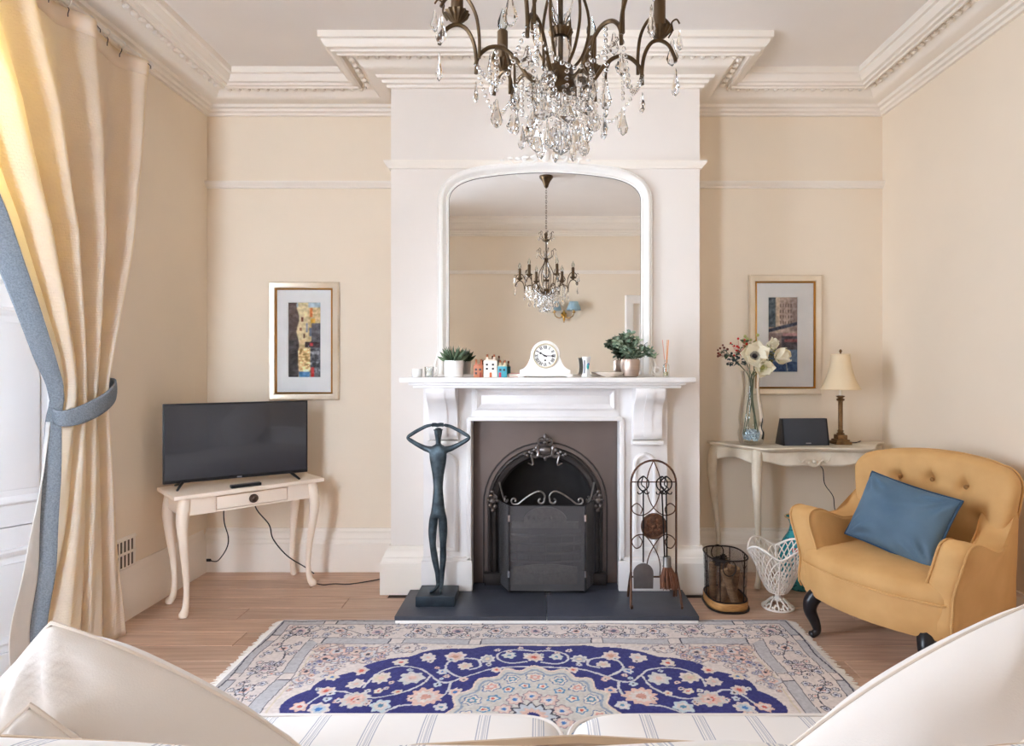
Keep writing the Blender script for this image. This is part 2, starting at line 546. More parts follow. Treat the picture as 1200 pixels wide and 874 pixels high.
struct(MB().sweep([(XL + .02, YR), (DX0 - .1, YR)], BASE, XY).build('baseboard_rear', TRIM, angle=30))

# ---------------------------------------------------------------- window with panelled splayed shutters
SHUT = M('shutter_paint', (238, 238, 240), 0.4, var=0.012, scale=4)
win = bpy.data.objects.new('window_1', None); COL.objects.link(win); win.location = (-2.45, 1.75, 0); struct(win)
WP = Vector((-2.45, 1.75, 0))
def wbuild(mb, name, mat, parent=win, **k):
    mb.v = [tuple(Vector(p) - WP) for p in mb.v]
    return mb.build(name, mat, parent, **k)
SY0, SY1 = 1.25, 2.25   # sash opening
def splay(a, b, flip):
    """panelled shutter box from the room edge a to the sash edge b"""
    A = Vector((a[0], a[1], 0)); B = Vector((b[0], b[1], 0)); d = (B - A); ln = d.length; d.normalize()
    nrm = Vector((-d.y, d.x, 0)) * flip
    base = 0.0
    def to3(s, z, h):
        p = A + d * s + nrm * (h + base)
        return (p.x, p.y, z)
    for z0, z1, nm in ((0.0, 0.60, 'shutter_base'), (0.605, WZ1, 'shutter_leaf')):
        leaf = wbuild(MB().prism([(0, z0), (ln, z0), (ln, z1), (0, z1)], to3, 0.001, 0.03), nm, SHUT)
        base = 0.03
        zz = [(z0 + .13, z1 - .10)] if z1 < 1 else [(z0 + .10, 1.50), (1.62, z1 - .12)]
        for p0, p1 in zz:
            fr = [(.10, p0), (ln - .10, p0), (ln - .10, p1), (.10, p1)]
            prof = [(-.012, 0), (-.008, .012), (0, .016), (.010, .012), (.018, .004), (.024, 0)]
            wbuild(MB().sweep(fr, prof, to3, True), 'panel_moulding', SHUT, leaf, angle=30)
            wbuild(MB().prism([(.15, p0 + .05), (ln - .15, p0 + .05), (ln - .15, p1 - .05), (.15, p1 - .05)], to3, -.01, .008), 'panel', SHUT, leaf, bevel=.005)
        base = 0.0
    sk = [(0, 0), (.02, 0), (.02, .07), (.012, .085), (0, .09)]
    wbuild(MB().prism([(0, 0), (ln, 0), (ln, .09), (0, .09)], to3, .03, .046), 'skirting', SHUT, bevel=.004)
splay((XL, WY1), (-2.42, SY1), 1)
splay((XL, WY0), (-2.42, SY0), -1)
wbuild(MB().prism([(XL - .001, WY1 + .001), (-2.42, SY1 + .001), (-2.42, SY1 + .3), (XL - .001, WY1 + .1)], XY, 0, WZ1 + .04), 'reveal_backing', SHUT)
wbuild(MB().prism([(XL - .001, WY0 - .001), (-2.42, SY0 - .001), (-2.42, SY0 - .3), (XL - .001, WY0 - .1)], XY, 0, WZ1 + .04), 'reveal_backing', SHUT)
wbuild(MB().prism([(XL, WY0), (XL, WY1), (-2.42, SY1), (-2.42, SY0)], XY, WZ1, WZ1 + .04), 'soffit', SHUT)
# apron, sill, sash bars, panes
wbuild(MB().bx(-2.50, -2.42, SY0, SY1, 0, 0.46), 'apron', SHUT)
wbuild(MB().bx(-2.50, -2.36, SY0 - .02, SY1 + .02, 0.46, 0.50), 'window_sill', SHUT, bevel=.008)
fr = MB().bx(-2.50, -2.42, SY0, SY0 + .05, .5, WZ1).bx(-2.50, -2.42, SY1 - .05, SY1, .5, WZ1).bx(-2.50, -2.42, SY0, SY1, WZ1 - .06, WZ1 + .04)
wbuild(fr, 'window_frame', SHUT)
PANE = glassy('window_pane', (250, 253, 255), 0.09)
for x, z0, z1 in ((-2.445, .50, 1.60), (-2.475, 1.56, 2.66)):
    s = MB().bx(x - .015, x + .015, SY0 + .05, SY0 + .10, z0, z1).bx(x - .015, x + .015, SY1 - .10, SY1 - .05, z0, z1)
    s.bx(x - .015, x + .015, SY0 + .10, SY1 - .10, z0, z0 + .05).bx(x - .015, x + .015, SY0 + .10, SY1 - .10, z1 - .04, z1).bx(x - .015, x + .015, 1.74, 1.76, z0 + .05, z1 - .04)
    sash = wbuild(s, 'sash', SHUT)
    for a, b in ((SY0 + .10, 1.74), (1.76, SY1 - .10)):
        wbuild(MB().bx(x - .002, x + .002, a, b, z0 + .05, z1 - .04), 'pane', PANE, sash, smooth=False)

# made-up sash window in the rear wall, out of view, added to even the light
w2 = bpy.data.objects.new('added_light_window', None); COL.objects.link(w2); w2.location = (-1.6, YR, 0); struct(w2)
def added_win_part(mb, name, mat, parent=w2, **k):
    mb.v = [tuple(Vector(p) - Vector((-1.6, YR, 0))) for p in mb.v]
    return mb.build(name, mat, parent, **k)
added_win_part(MB().sweep([(QX0, QZ0), (QX0, QZ1), (QX1, QZ1), (QX1, QZ0)], [(-.004, 0), (-.004, .02), (.03, .024), (.07, .018), (.08, 0)], lambda a, b, h: (a, YR + h, b)), 'architrave', SHUT, angle=30)
added_win_part(MB().bx(QX0 - .08, QX1 + .08, YR - .10, YR + .06, QZ0 - .03, QZ0), 'window_sill', SHUT, bevel=.006)
for yy, z0, z1 in ((YR - .07, QZ0, 1.60), (YR - .10, 1.56, QZ1)):
    s_ = MB().bx(QX0, QX0 + .05, yy - .015, yy + .015, z0, z1).bx(QX1 - .05, QX1, yy - .015, yy + .015, z0, z1).bx(QX0 + .05, QX1 - .05, yy - .015, yy + .015, z0, z0 + .05).bx(QX0 + .05, QX1 - .05, yy - .015, yy + .015, z1 - .04, z1)
    sh2 = added_win_part(s_, 'sash', SHUT)
    added_win_part(MB().bx(QX0 + .05, QX1 - .05, yy - .002, yy + .002, z0 + .05, z1 - .04), 'pane', PANE, sh2, smooth=False)

# door in the rear wall (seen in the overmantel mirror)
dr = struct(MB().bx(DX0, DX1, YR - .07, YR - .03, 0.005, DZ).build('door_1', WHITE))
for x0, x1 in ((DX0 + .10, 1.46), (1.54, DX1 - .10)):
    for z0, z1 in ((.2, .85), (1.0, 1.9)):
        MB().sweep([(x0, z0), (x0, z1), (x1, z1), (x1, z0)], [(-.01, -.003), (0, .012), (.012, .008), (.02, -.003)], lambda a, b, h: (a, YR - .03 + h, b), True).build('panel_moulding', WHITE, dr)
MB().lathe([(.0, 0), (.024, .004), (.026, .014), (.012, .02), (.010, .035), (.024, .045), (.026, .06), (0, .07)], 16).xf(Matrix.Translation((DX0 + .06, YR - .03, 1.0)) @ Matrix.Rotation(R(-90), 4, 'X')).build('door_knob', M('brass', (190, 150, 80), .25, 1.0), dr)
ARC = [(-.10, 0), (-.10, .018), (-.085, .03), (-.06, .026), (-.03, .022), (-.01, .016), (.0, .012), (.0, 0)]
struct(MB().sweep([(DX0, 0), (DX0, DZ), (DX1, DZ), (DX1, 0)], [(-p, h) for p, h in ARC], lambda a, b, h: (a, YR + h, b)).build('trim_4', WHITE, angle=30))

# cast vent grille low on the left wall
vg = tag(MB().bx(XL, XL + .006, 2.985, 3.145, .245, .415).build('air_vent', TRIM, bevel=.002), 'cream slotted air vent grille low on the wall beside the curtain', 'vent')
for k in range(5):
    for z0, z1 in ((.265, .325), (.335, .395)):
        MB().bx(XL + .004, XL + .0065, 3.002 + k * .027, 3.016 + k * .027, z0, z1).build('slot', M('vent_slot', (92, 82, 72), .9), vg, smooth=False)
for z in (.25, .33, .40):
    MB().bx(XL + .006, XL + .012, 2.985, 3.145, z, z + .010).build('bar', TRIM, vg, bevel=.002)
# plaster ceiling rose
MB().lathe([(0.0, -.03), (.07, -.03), (.09, -.022), (.12, -.026), (.16, -.018), (.19, -.024), (.22, -.012), (.25, -.016), (.27, -.004), (.275, 0)], 48, (0.046, 1.43, ZC)).build('ceiling_rose', CEIL, ce)
# ================================================================ hearth, surround, insert
HZ = 0.045
hr = thing('hearth', 'low dark slate hearth with a white edge in front of the fireplace', 'hearth', (CX, 3.2, 0))
def L0(mb, o=(0, 0, 0)):
    o = Vector(o); mb.v = [tuple(Vector(p) - o) for p in mb.v]; return mb
H0 = (CX, 3.2, 0)
L0(MB().bx(-.715, .772, 3.0, 3.45, 0, .024), H0).build('hearth_base', WHITE, hr, bevel=.002)
L0(MB().bx(-.718, .0275, 2.997, 3.36, .024, HZ), H0).build('slate_slab', SLATE, hr, bevel=.002)
L0(MB().bx(.0295, .775, 2.997, 3.36, .024, HZ), H0).build('slate_slab', SLATE, hr, bevel=.002)
L0(MB().bx(OX0 + .012, OX1 - .012, 3.362, 3.80, .024, HZ - .002), H0).build('back_slab', SLATE, hr)

fp = thing('fireplace_surround', 'white marble fireplace surround with corbels and long mantel shelf', 'fireplace', (CX, YF, HZ))
F0 = (CX, YF, HZ)
def fb(mb, name, mat=MARBLE, parent=fp, **k): return L0(mb, F0).build(name, mat, parent, **k)
for s in (-1, 1):
    xi, xo = CX + s * .405, CX + s * .672
    x0, x1 = min(xi, xo), max(xi, xo)
    jb = fb(MB().bx(x0, x1, 3.37, YF, HZ, 1.155), 'jamb', bevel=.003)
    # inner slip beside the opening
    xa, xb = CX + s * .405, CX + s * .432
    fb(MB().bx(min(xa, xb), max(xa, xb), 3.345, 3.37, HZ, .985), 'slip', parent=jb, bevel=.006)
    # plinth block
    fb(MB().bx(x0 - .006, x1 + .006, 3.335, 3.37, HZ, .205).bx(x0, x1, 3.345, 3.37, .205, .225), 'plinth', parent=jb, bevel=.004)
    # moulded panel on the pilaster with arched head
    xc = CX + s * .548
    w = .055
    arch = [(xc - w, .26)] + [(xc + w * math.cos(a), .73 + w * math.sin(a)) for a in np.linspace(PI, 0, 11)] + [(xc + w, .26)]
    fb(MB().sweep(arch, [(-.012, 0), (-.010, .010), (0, .014), (.008, .010), (.012, 0)], XZ(3.37), True), 'panel_moulding', parent=jb)
    # scrolled corbel
    xc = CX + s * .555; hw = .078
    prof = spline([(0, .865), (.028, .872), (.052, .90), (.050, .935), (.046, .98), (.060, 1.03), (.092, 1.07), (.128, 1.10), (.145, 1.13), (.145, 1.155)], 5)
    poly = [(p[0], p[1]) for p in prof] + [(0, 1.155)]
    cb = fb(MB().prism(poly, lambda a, b, h: (h, 3.37 - a, b), xc - hw, xc + hw), 'corbel', parent=fp, bevel=.003, angle=35)
    fb(MB().prism([(a + .006, b) for a, b in poly[8:-2]] + [(0, 1.15), (0, .93)], lambda a, b, h: (h, 3.37 - a, b), xc - .022, xc + .022), 'corbel_rib', parent=cb, angle=35)
    fb(MB().bx(xc - hw - .008, xc + hw + .008, 3.31, 3.37, .845, .866), 'corbel_foot', parent=cb, bevel=.006)
fb(MB().bx(CX - .405, CX + .405, 3.36, YF, .985, 1.155), 'frieze', bevel=.002)
fb(MB().sweep([(CX - .37, 1.045), (CX + .37, 1.045), (CX + .37, 1.13), (CX - .37, 1.13)], [(-.016, 0), (-.014, .012), (-.004, .018), (.006, .012), (.014, .003), (.018, 0)], XZ(3.36), True), 'frieze_moulding')
fb(MB().bx(CX - .345, CX + .345, 3.351, 3.36, 1.068, 1.107), 'frieze_panel', bevel=.003)
fb(MB().bx(CX - .42, CX + .42, 3.338, 3.37, .972, .995), 'lintel_slip', bevel=.006)
fb(MB().bx(CX - .70, CX + .715, 3.225, YF, 1.155, 1.172).bx(CX - .72, CX + .735, 3.205, YF, 1.172, 1.186), 'bed_moulding', bevel=.005)
fb(MB().bx(CX - .762, CX + .782, 3.18, YF, 1.186, 1.212), 'mantel_shelf', bevel=.006)
MZ = 1.212

# cast iron insert
fi = thing('fireplace_insert', 'dark cast iron arched fireplace insert with ornate crest', 'fireplace insert', (CX, 3.47, HZ))
I0 = (CX, 3.47, HZ)
def ib(mb, name, mat=IRON, parent=fi, **k): return L0(mb, I0).build(name, mat, parent, **k)
ZS, RO, RI = .49, .315, .265
def archpts(r, n=24, zb=HZ): return [(CX - r, zb)] + [(CX + r * math.cos(a), ZS + r * math.sin(a)) for a in np.linspace(PI, 0, n)] + [(CX + r, zb)]
x0, x1 = OX0 + .012, OX1 - .012
ib(MB().prism([(x0, HZ)] + [(x0, .972), (x1, .972), (x1, HZ)] + list(reversed(archpts(RI + .01))), XZ(3.48), 0, .012), 'face_plate', IRON_BROWN, smooth=False)
mo = [(0, 0), (-.004, .010), (-.014, .022), (-.030, .026), (-.040, .018), (-.046, .024), (-.056, .020), (-.062, 0)]
ib(MB().sweep(archpts(RI), [(-p, h) for p, h in mo], XZ(3.47)), 'arch_moulding', angle=30)
ib(MB().sweep(archpts(RO + .035), [(-.006, 0), (-.005, .006), (.002, .006), (.004, 0)], XZ(3.468)), 'outer_bead', angle=30)
for s in (-1, 1):
    xc = CX + s * .295
    ib(MB().bx(xc - .045, xc + .045, 3.425, 3.47, HZ, .10).bx(xc - .05, xc + .05, 3.42, 3.47, .10, .112), 'plinth_block', bevel=.003)
# firebox: splayed sides and curved back
def fbox(u, v):
    a = PI * u
    z = HZ + .001 + v * .86
    rx = lerp(.30, .24, v); ry = lerp(.30, .22, v)
    return (CX - rx * math.cos(a), 3.478 + ry * math.sin(a), z)
ib(MB().grid(fbox, 25, 6), 'firebox', M('soot_black_iron', (48, 44, 43), .6, .3, var=.25, scale=9), solid=.004)
ib(MB().prism([(CX + .30 * math.cos(a), 3.478 + .29 * math.sin(a)) for a in np.linspace(0, PI, 20)], XY, .88, .9), 'firebox_top', MATS['soot_black_iron'])
# crest: cartouche with scrolls and leaves
cr = MB()
cz = .80
cr.sphere((CX, 3.435, cz), .03, 12, 8, (1.3, .6, .85))
for s in (-1, 1):
    cr.tube([(CX + s * (.035 + .03 * t + .012 * math.cos(6 * t)), 3.438, cz + .012 - .05 * t + .016 * math.sin(7 * t)) for t in np.linspace(0, 1.9, 24)], list(np.linspace(.011, .004, 24)), 6)
    cr.tube([(CX + s * (.02 + .018 * math.sin(t)), 3.436, cz + .03 + .018 * (1 - math.cos(t))) for t in np.linspace(0, 4.6, 20)], list(np.linspace(.009, .004, 20)), 6)
    for k in range(6):
        cr.sphere((CX + s * (.045 + .014 * k), 3.44, cz - .005 - .006 * k + .012 * (k % 2)), .012 - .0008 * k, 7, 5, (1, .7, 1))
    for k in range(3):
        cr.sphere((CX + s * (.008 + .012 * k), 3.438, cz - .03 - .004 * (2 - k)), .009, 7, 5)
    cr.sphere((CX + s * .014, 3.438, cz + .062), .012, 8, 6)
cr.sphere((CX, 3.436, cz + .075), .015, 8, 6, (.8, .7, 1.3)); cr.sphere((CX, 3.438, cz + .045), .013, 8, 6); cr.sphere((CX, 3.438, cz - .045), .011, 8, 6, (.8, .7, 1.5))
CREST = M('burnished_iron', (112, 104, 100), .32, .8, var=.2, scale=60)
ib(cr, 'crest', CREST)
for s in (-1, 1):
    sd = MB()
    for k, (dx, dz, r) in enumerate(((0, 0, .02), (.012, .028, .014), (-.014, .024, .013), (.016, -.026, .015), (-.012, -.03, .013), (.004, .052, .012), (.0, -.052, .012), (-.026, .002, .010), (.024, .004, .011))):
        sd.sphere((CX + s * (.295 + dx), 3.438, .515 + dz), r, 8, 6, (1, .7, 1))
    sd.tube([(CX + s * (.29 + .02 * math.sin(t)), 3.432, .47 + .014 * t) for t in np.linspace(0, 6.3, 20)], .005, 6)
    ib(sd, 'side_ornament', CREST)
# grate basket, hood and fret
gr = MB()
for z in (.165, .215, .265, .315):
    gr.tube([(CX + .205 * math.cos(a), 3.515 - .065 * math.sin(a), z) for a in np.linspace(PI, 0, 15)], .009, 8)
for k in range(7):
    a = PI - PI * (k + .5) / 7
    gr.tube([(CX + .205 * math.cos(a), 3.515 - .065 * math.sin(a), .15), (CX + .205 * math.cos(a), 3.515 - .065 * math.sin(a), .33)], .006, 6)
ib(gr, 'grate_bars', IRON)
hd = MB().prism([(CX + .125 * math.cos(a), .385 + .085 * math.sin(a)) for a in np.linspace(0, PI, 18)], XZ(3.50), 0, .02)
hd.bx(CX - .19, CX + .19, 3.48, 3.50, .35, .385)
for k in range(7): hd.sphere((CX - .09 + .03 * k, 3.478, .41), .011, 8, 6, (1, .6, 1.1))
ib(hd, 'canopy_plate', CREST)
ft = MB().prism([(CX - .18, HZ), (CX - .18, .14), (CX - .06, .155), (CX + .06, .155), (CX + .18, .14), (CX + .18, HZ)], XZ(3.455), 0, .012)
for k in range(9):
    t = (k - 4) / 4
    ft.sphere((CX + .14 * t, 3.440, .105 + .025 * t * t), .014 if k != 4 else .02, 7, 5, (1.2, .5, .8))
ib(ft, 'ash_fret', CREST)

# ---------------------------------------------------------------- fire screen
def screen_mesh():
    m = bpy.data.materials.new('fine_wire_mesh'); m.use_nodes = True
    nt = m.node_tree; n = nt.nodes; L = nt.links; b = n['Principled BSDF']
    b.inputs['Base Color'].default_value = rgba((120, 117, 118)); b.inputs['Metallic'].default_value = .4; b.inputs['Roughness'].default_value = .45
    t = n.new('ShaderNodeBsdfTransparent'); mx = n.new('ShaderNodeMixShader')
    tc = n.new('ShaderNodeTexCoord'); sx = n.new('ShaderNodeSeparateXYZ'); L.new(tc.outputs['Object'], sx.inputs[0])
    cmb = []
    for ax in ('X', 'Z'):
        mu = n.new('ShaderNodeMath'); mu.operation = 'MULTIPLY'; mu.inputs[1].default_value = 700; L.new(sx.outputs[ax], mu.inputs[0])
        fr = n.new('ShaderNodeMath'); fr.operation = 'FRACT'; L.new(mu.outputs[0], fr.inputs[0])
        lt = n.new('ShaderNodeMath'); lt.operation = 'LESS_THAN'; lt.inputs[1].default_value = .20; L.new(fr.outputs[0], lt.inputs[0]); cmb.append(lt)
    mxx = n.new('ShaderNodeMath'); mxx.operation = 'MAXIMUM'; L.new(cmb[0].outputs[0], mxx.inputs[0]); L.new(cmb[1].outputs[0], mxx.inputs[1])
    L.new(mxx.outputs[0], mx.inputs['Fac']); L.new(t.outputs[0], mx.inputs[1]); L.new(b.outputs[0], mx.inputs[2])
    L.new(mx.outputs[0], n['Material Output'].inputs['Surface'])
    return m
WIRE = screen_mesh()
STEEL = M('dark_wrought_steel', (70, 68, 70), .35, .85, var=.15, scale=30)
fs = thing('fire_screen', 'three panel black wire mesh fire screen with scrolled top', 'fire screen', (CX + .009, 3.30, HZ))
zt = .475
def scroll(pts, r=.0055): return MB().tube(pts, r, 7)
# centre panel
w2 = .203
pc = MB()
pc.tube([(-w2, 0, .012), (-w2, 0, zt), (w2, 0, zt), (w2, 0, .012)], .006, 8, closed=True)
MP = pc.build('panel_frame', STEEL, fs)
MB().bx(-w2, w2, -.0006, .0006, .012, zt).build('mesh_panel', WIRE, MP, smooth=False)
MB().bx(-.015, .02, -.02, 0.004, .002, .010).build('catch', M('chrome', (200, 200, 205), .15, 1.0), MP)
sc = MB()
for s in (-1, 1):
    P = [(s * .012, 0, zt + .012)]
    # small inner spiral, long diagonal, outer spiral
    P = [(s * (.060 - .020 * math.cos(t) * (1 - t / 9)), 0, zt + .028 + .020 * math.sin(t) * (1 - t / 9)) for t in np.linspace(5.2, 0.2, 18)]
    P = [(s * (.034 + .020 * math.cos(t) * (.45 + .55 * (1 - k / 17))), 0, zt + .027 + .020 * math.sin(t) * (.45 + .55 * (1 - k / 17))) for k, t in enumerate(np.linspace(PI * .9, PI * .9 + 4.9, 18))][::-1]
    P += [(s * .012, 0, zt + .050), (s * .024, 0, zt + .070), (s * .050, 0, zt + .077), (s * .09, 0, zt + .058), (s * .13, 0, zt + .030), (s * .155, 0, zt + .010), (s * .175, 0, zt + .008)]
    P += [(s * (.178 + .017 * math.cos(t) * (1 - k / 26)), 0, zt + .026 + .018 * math.sin(t) * (1 - k / 26)) for k, t in enumerate(np.linspace(-PI / 2, -PI / 2 + 5.4, 16))]
    sc.tube(spline([Vector(p) for p in P], 2), .0052, 7)
sc.build('scroll_top', M('worn_steel', (135, 130, 126), .35, .9, var=.2, scale=40), fs)
for s in (-1, 1):
    a = Vector((s * (w2 + .004), 0, 0)); b = Vector((s * (w2 + .066), .145, 0))
    sp = MB().tube([a + Vector((0, 0, .012)), a + Vector((0, 0, zt)), b + Vector((0, 0, zt)), b + Vector((0, 0, .012))], .006, 8, closed=True).build('side_frame', STEEL, fs)
    MB().add([a + Vector((0, 0, .012)), a + Vector((0, 0, zt)), b + Vector((0, 0, zt)), b + Vector((0, 0, .012))], [(0, 1, 2, 3)]).build('mesh_panel', WIRE, sp, smooth=False, solid=.001)
    d = (b - a)
    pts = []
    for k, t in enumerate(np.linspace(0, 5.0, 16)):
        pts.append(a + d * (.28 + .16 * math.cos(t + PI) * (1 - k / 24)) + Vector((0, 0, zt + .03 + .022 * math.sin(t + PI) * (1 - k / 24))))
    pts = pts[::-1] + [a + d * .25 + Vector((0, 0, zt + .012)), a + d * .5 + Vector((0, 0, zt + .02)), a + d * .75 + Vector((0, 0, zt + .06)), a + d * .95 + Vector((0, 0, zt + .10))]
    MB().tube(spline(pts, 2), .005, 7).build('side_scroll', MATS['worn_steel'], sp)
    for z in (.09, .39):
        MB().tube([a + Vector((-s * .002, -.004, z)), a + Vector((-s * .002, -.004, z + .035))], .008, 8).build('hinge', MATS['chrome'], sp)

# ---------------------------------------------------------------- fire tool stand and tools
RUST = M('rusty_wrought_iron', (74, 52, 42), .55, .6, color2=(112, 76, 56), scale=40)
TX, TY = .583, 3.17
ft_ = thing('fire_tool_stand', 'arched wrought iron fire tool stand with round pierced medallion', 'tool stand', (TX, TY, HZ))
hw = .117
fr = [(-hw, 0, .035), (-hw, 0, .62)] + [(hw * math.cos(t), 0, .62 + .118 * math.sin(t)) for t in np.linspace(PI, 0, 17)] + [(hw, 0, .62), (hw, 0, .035)]
MB().tube(fr, .0055, 8).build('arch_frame', RUST, ft_)
MB().tube([(-hw, 0, .135), (hw, 0, .135)], .005, 8).build('lower_rail', RUST, ft_)
for s in (-1, 1):
    MB().tube(spline([(s * hw, 0, .16), (s * (hw + .004), -.03, .11), (s * (hw + .01), -.062, .05), (s * (hw + .012), -.075, .012), (s * (hw + .01), -.09, .0075), (s * (hw + .009), -.096, .022)], 4), .0065, 8).build('foot', RUST, ft_)
    MB().tube(spline([(s * hw, 0, .16), (s * (hw + .002), .03, .11), (s * (hw + .004), .06, .05), (s * (hw + .005), .072, .0075)], 4), .0065, 8).build('foot', RUST, ft_)
    # crossing ribs and side loops
    MB().tube(spline([(0, 0, .738), (-s * .030, 0, .66), (-s * .034, 0, .58), (-s * .005, 0, .50), (s * .05, 0, .455), (s * .10, 0, .465), (s * .112, 0, .495), (s * .085, 0, .515), (s * .06, 0, .49), (s * .066, 0, .46)], 5), .0032, 6).build('rib', RUST, ft_)
    MB().tube(spline([(-s * .032, 0, .135), (-s * .034, 0, .20), (-s * .012, 0, .27), (s * .04, 0, .345), (s * .085, 0, .350), (s * .113, 0, .32), (s * .095, 0, .285), (s * .07, 0, .29), (s * .06, 0, .32), (s * .075, 0, .345)], 5), .0032, 6).build('rib', RUST, ft_)
md = MB().lathe([(0, -.006), (.062, -.006), (.068, -.002), (.068, .002), (.062, .006), (.056, .003), (.05, .006), (0, .004)], 32)
for k in range(12):
    a = 2 * PI * k / 12
    md.sphere((.040 * math.cos(a), .040 * math.sin(a), .005), .010, 6, 4, (1, 1, .5)); md.sphere((.022 * math.cos(a + .25), .022 * math.sin(a + .25), .005), .008, 6, 4, (1, 1, .6))
md.sphere((0, 0, .006), .014, 8, 6, (1, 1, .5))
md.xf(Matrix.Translation((0, -.012, .40)) @ Matrix.Rotation(R(90), 4, 'X')).build('medallion', RUST, ft_)
MB().tube([(-.115, -.022, .63), (.115, -.022, .63)], .003, 6).build('hanging_bar', RUST, ft_)
for s in (-1, 1):
    MB().tube([(s * .115, -.022, .63), (s * .113, 0, .63)], .003, 6).build('bar_bracket', RUST, ft_)
TOOL = M('black_tool_iron', (36, 32, 31), .45, .7, var=.2, scale=50)
def handle(mb, x, y, z):
    for s in (-1, 1):
        mb.tube(spline([(x, y, z - .02), (x + s * .024, y, z + .005), (x + s * .027, y, z + .035), (x + s * .010, y, z + .055), (x, y, z + .062)], 4), .0035, 6)
        mb.tube(spline([(x, y, z - .01), (x + s * .012, y, z - .028), (x + s * .026, y, z - .028), (x + s * .028, y, z - .018)], 3), .003, 6)
    mb.tube(spline([(x, y, z + .062), (x - .010, y, z + .02), (x + .010, y, z + .0), (x, y, z - .02)], 4), .003, 6)
def tool(name, label, cat, dx, dy=-.030):
    return thing(name, label, cat, (TX + dx, TY + dy, HZ))
sv = tool('fire_shovel', 'black fire shovel with flat rounded blade hanging on the tool stand', 'shovel', -.058)
mb = MB(); handle(mb, 0, 0, .60); mb.build('handle', TOOL, sv)
MB().tube([(0, 0, .585), (0, 0, .22)], .004, 7).build('shaft', TOOL, sv)
bl = [(-.05, .085), (-.052, .15)] + [(.052 * math.cos(t), .165 + .05 * math.sin(t)) for t in np.linspace(PI, 0, 13)] + [(.052, .15), (.05, .085)]
MB().prism(bl, XZ(.0), -.002, .002).build('blade', M('shovel_grey', (110, 104, 102), .4, .7, var=.12, scale=20), sv, bevel=.001)
br = tool('hearth_brush', 'hearth brush with rusty brown bristles hanging on the tool stand', 'brush', .063, -.034)
mb = MB(); handle(mb, -.004, 0, .60); mb.build('handle', TOOL, br)
MB().tube([(-.004, 0, .585), (-.001, 0, .24)], .004, 7).build('shaft', TOOL, br)
MB().lathe([(0, .25), (.019, .25), (.021, .245), (.021, .205), (.024, .20), (.0, .20)], 14).build('ferrule', M('ferrule_grey', (120, 116, 112), .4, .8), br)
mb = MB(); rnd = random.Random(8)
for k in range(150):
    a = rnd.uniform(0, 2 * PI); r = math.sqrt(rnd.random())
    p0 = Vector((.018 * r * math.cos(a), .014 * r * math.sin(a), .202)); p1 = Vector((.050 * r * math.cos(a) + .012, .022 * r * math.sin(a), .085 + rnd.uniform(-.004, .012)))
    pm = p0.lerp(p1, .5) + Vector((.010 * r * math.cos(a), 0, 0))
    mb.tube([p0, pm, p1], [.002, .0026, .0016], 4, caps=False)
o = mb.build('bristles', M('rust_bristle', (98, 62, 44), .8, color2=(128, 82, 60), scale=30), br); o['kind'] = 'stuff'
pk = tool('fire_poker', 'thin black fire poker with looped handle hanging beside the brush', 'poker', .036, -.036)
mb = MB(); handle(mb, 0, 0, .60); mb.build('handle', TOOL, pk)
MB().tube(spline([(0, 0, .585), (.008, .0, .40), (.014, -.004, .22), (.016, -.004, .12)], 3), .004, 7).build('shaft', TOOL, pk)
MB().tube(spline([(.010, -.004, .20), (.026, -.004, .20), (.032, -.004, .185)], 4), [.004] * 8 + [.002], 6).build('hook', TOOL, pk)
# ================================================================ curtain, tieback and pole
CUR = cloth_translucent('cream_waffle_curtain', (252, 246, 236), (255, 230, 165), .44, waffle=1.0)
LIN = cloth_translucent('white_curtain_lining', (248, 247, 247), (255, 250, 240), .35)
BAND = M('blue_grey_band_weave', (112, 120, 130), .8, color2=(140, 148, 156), scale=180, bump=.5, bscale=260)
ZT, ZB = 2.765, .015
cu = thing('curtain', 'cream waffle curtain with blue grey edge band tied back at the window', 'curtain', (-2.0, 2.7, 0))
_z = [ZB, .35, .75, 1.02, 1.12, 1.20, 1.5, 1.83, 2.3, ZT]
_lead = [2.47, 2.475, 2.50, 2.53, 2.545, 2.53, 2.40, 2.24, 1.98, 1.62]
_far = [2.865, 2.825, 2.80, 2.79, 2.785, 2.79, 2.85, 2.93, 3.01, 3.065]
_amp = [.052, .048, .040, .024, .020, .022, .036, .043, .043, .034]
_bx = [-1.985, -1.985, -1.985, -1.985, -1.985, -1.985, -1.985, -1.98, -1.985, -1.99]
def curt(u, z, dx=0.0):
    zz = _z
    yf, yl = interp(z, zz, _far), interp(z, zz, _lead)
    a, bx = interp(z, zz, _amp), interp(z, zz, _bx)
    a *= .25 + .75 * smooth01((1 - u) / .16)
    w = u + .018 * math.sin(9.0 * u + 1.0) + .010 * math.sin(23 * u)
    yv = yf + (yl - yf) * u
    ph = 2 * PI * interp(z, [0, 1.0, 1.3, 2.8], [2.6, 3.6, 4.3, 4.5]) * w + .5 * math.sin(2.2 * z) + .3
    x = bx + a * math.sin(ph) + .35 * a * math.sin(2 * ph + 1.3 + z)
    yv += .25 * a * math.cos(ph) * min(1, 4 * u * (1 - u) + .2)
    return Vector((x + dx + 2.0, yv - 2.7, z))
NU, NV = 170, 90
UB = .965
o = MB().grid(lambda s, t: curt(s * UB, lerp(ZT, ZB, t)), NU, NV).build('curtain_fabric', CUR, cu, angle=180, solid=.004)
uv_grid(o, NU, NV, 150, 190)
def band_pt(s, z):
    k = interp(z, [0, .9, 1.12, 1.3, 2.0, 2.8], [.5, .6, .45, .7, 1, 1])
    return curt(UB, z) + Vector((-.085 * s * k + .010 * math.sin(PI * s), -.055 * s * k, 0))
MB().grid(lambda s, t: band_pt(s, lerp(ZT, ZB, t)), 16, NV).build('edge_band', BAND, cu, angle=180, solid=.005)
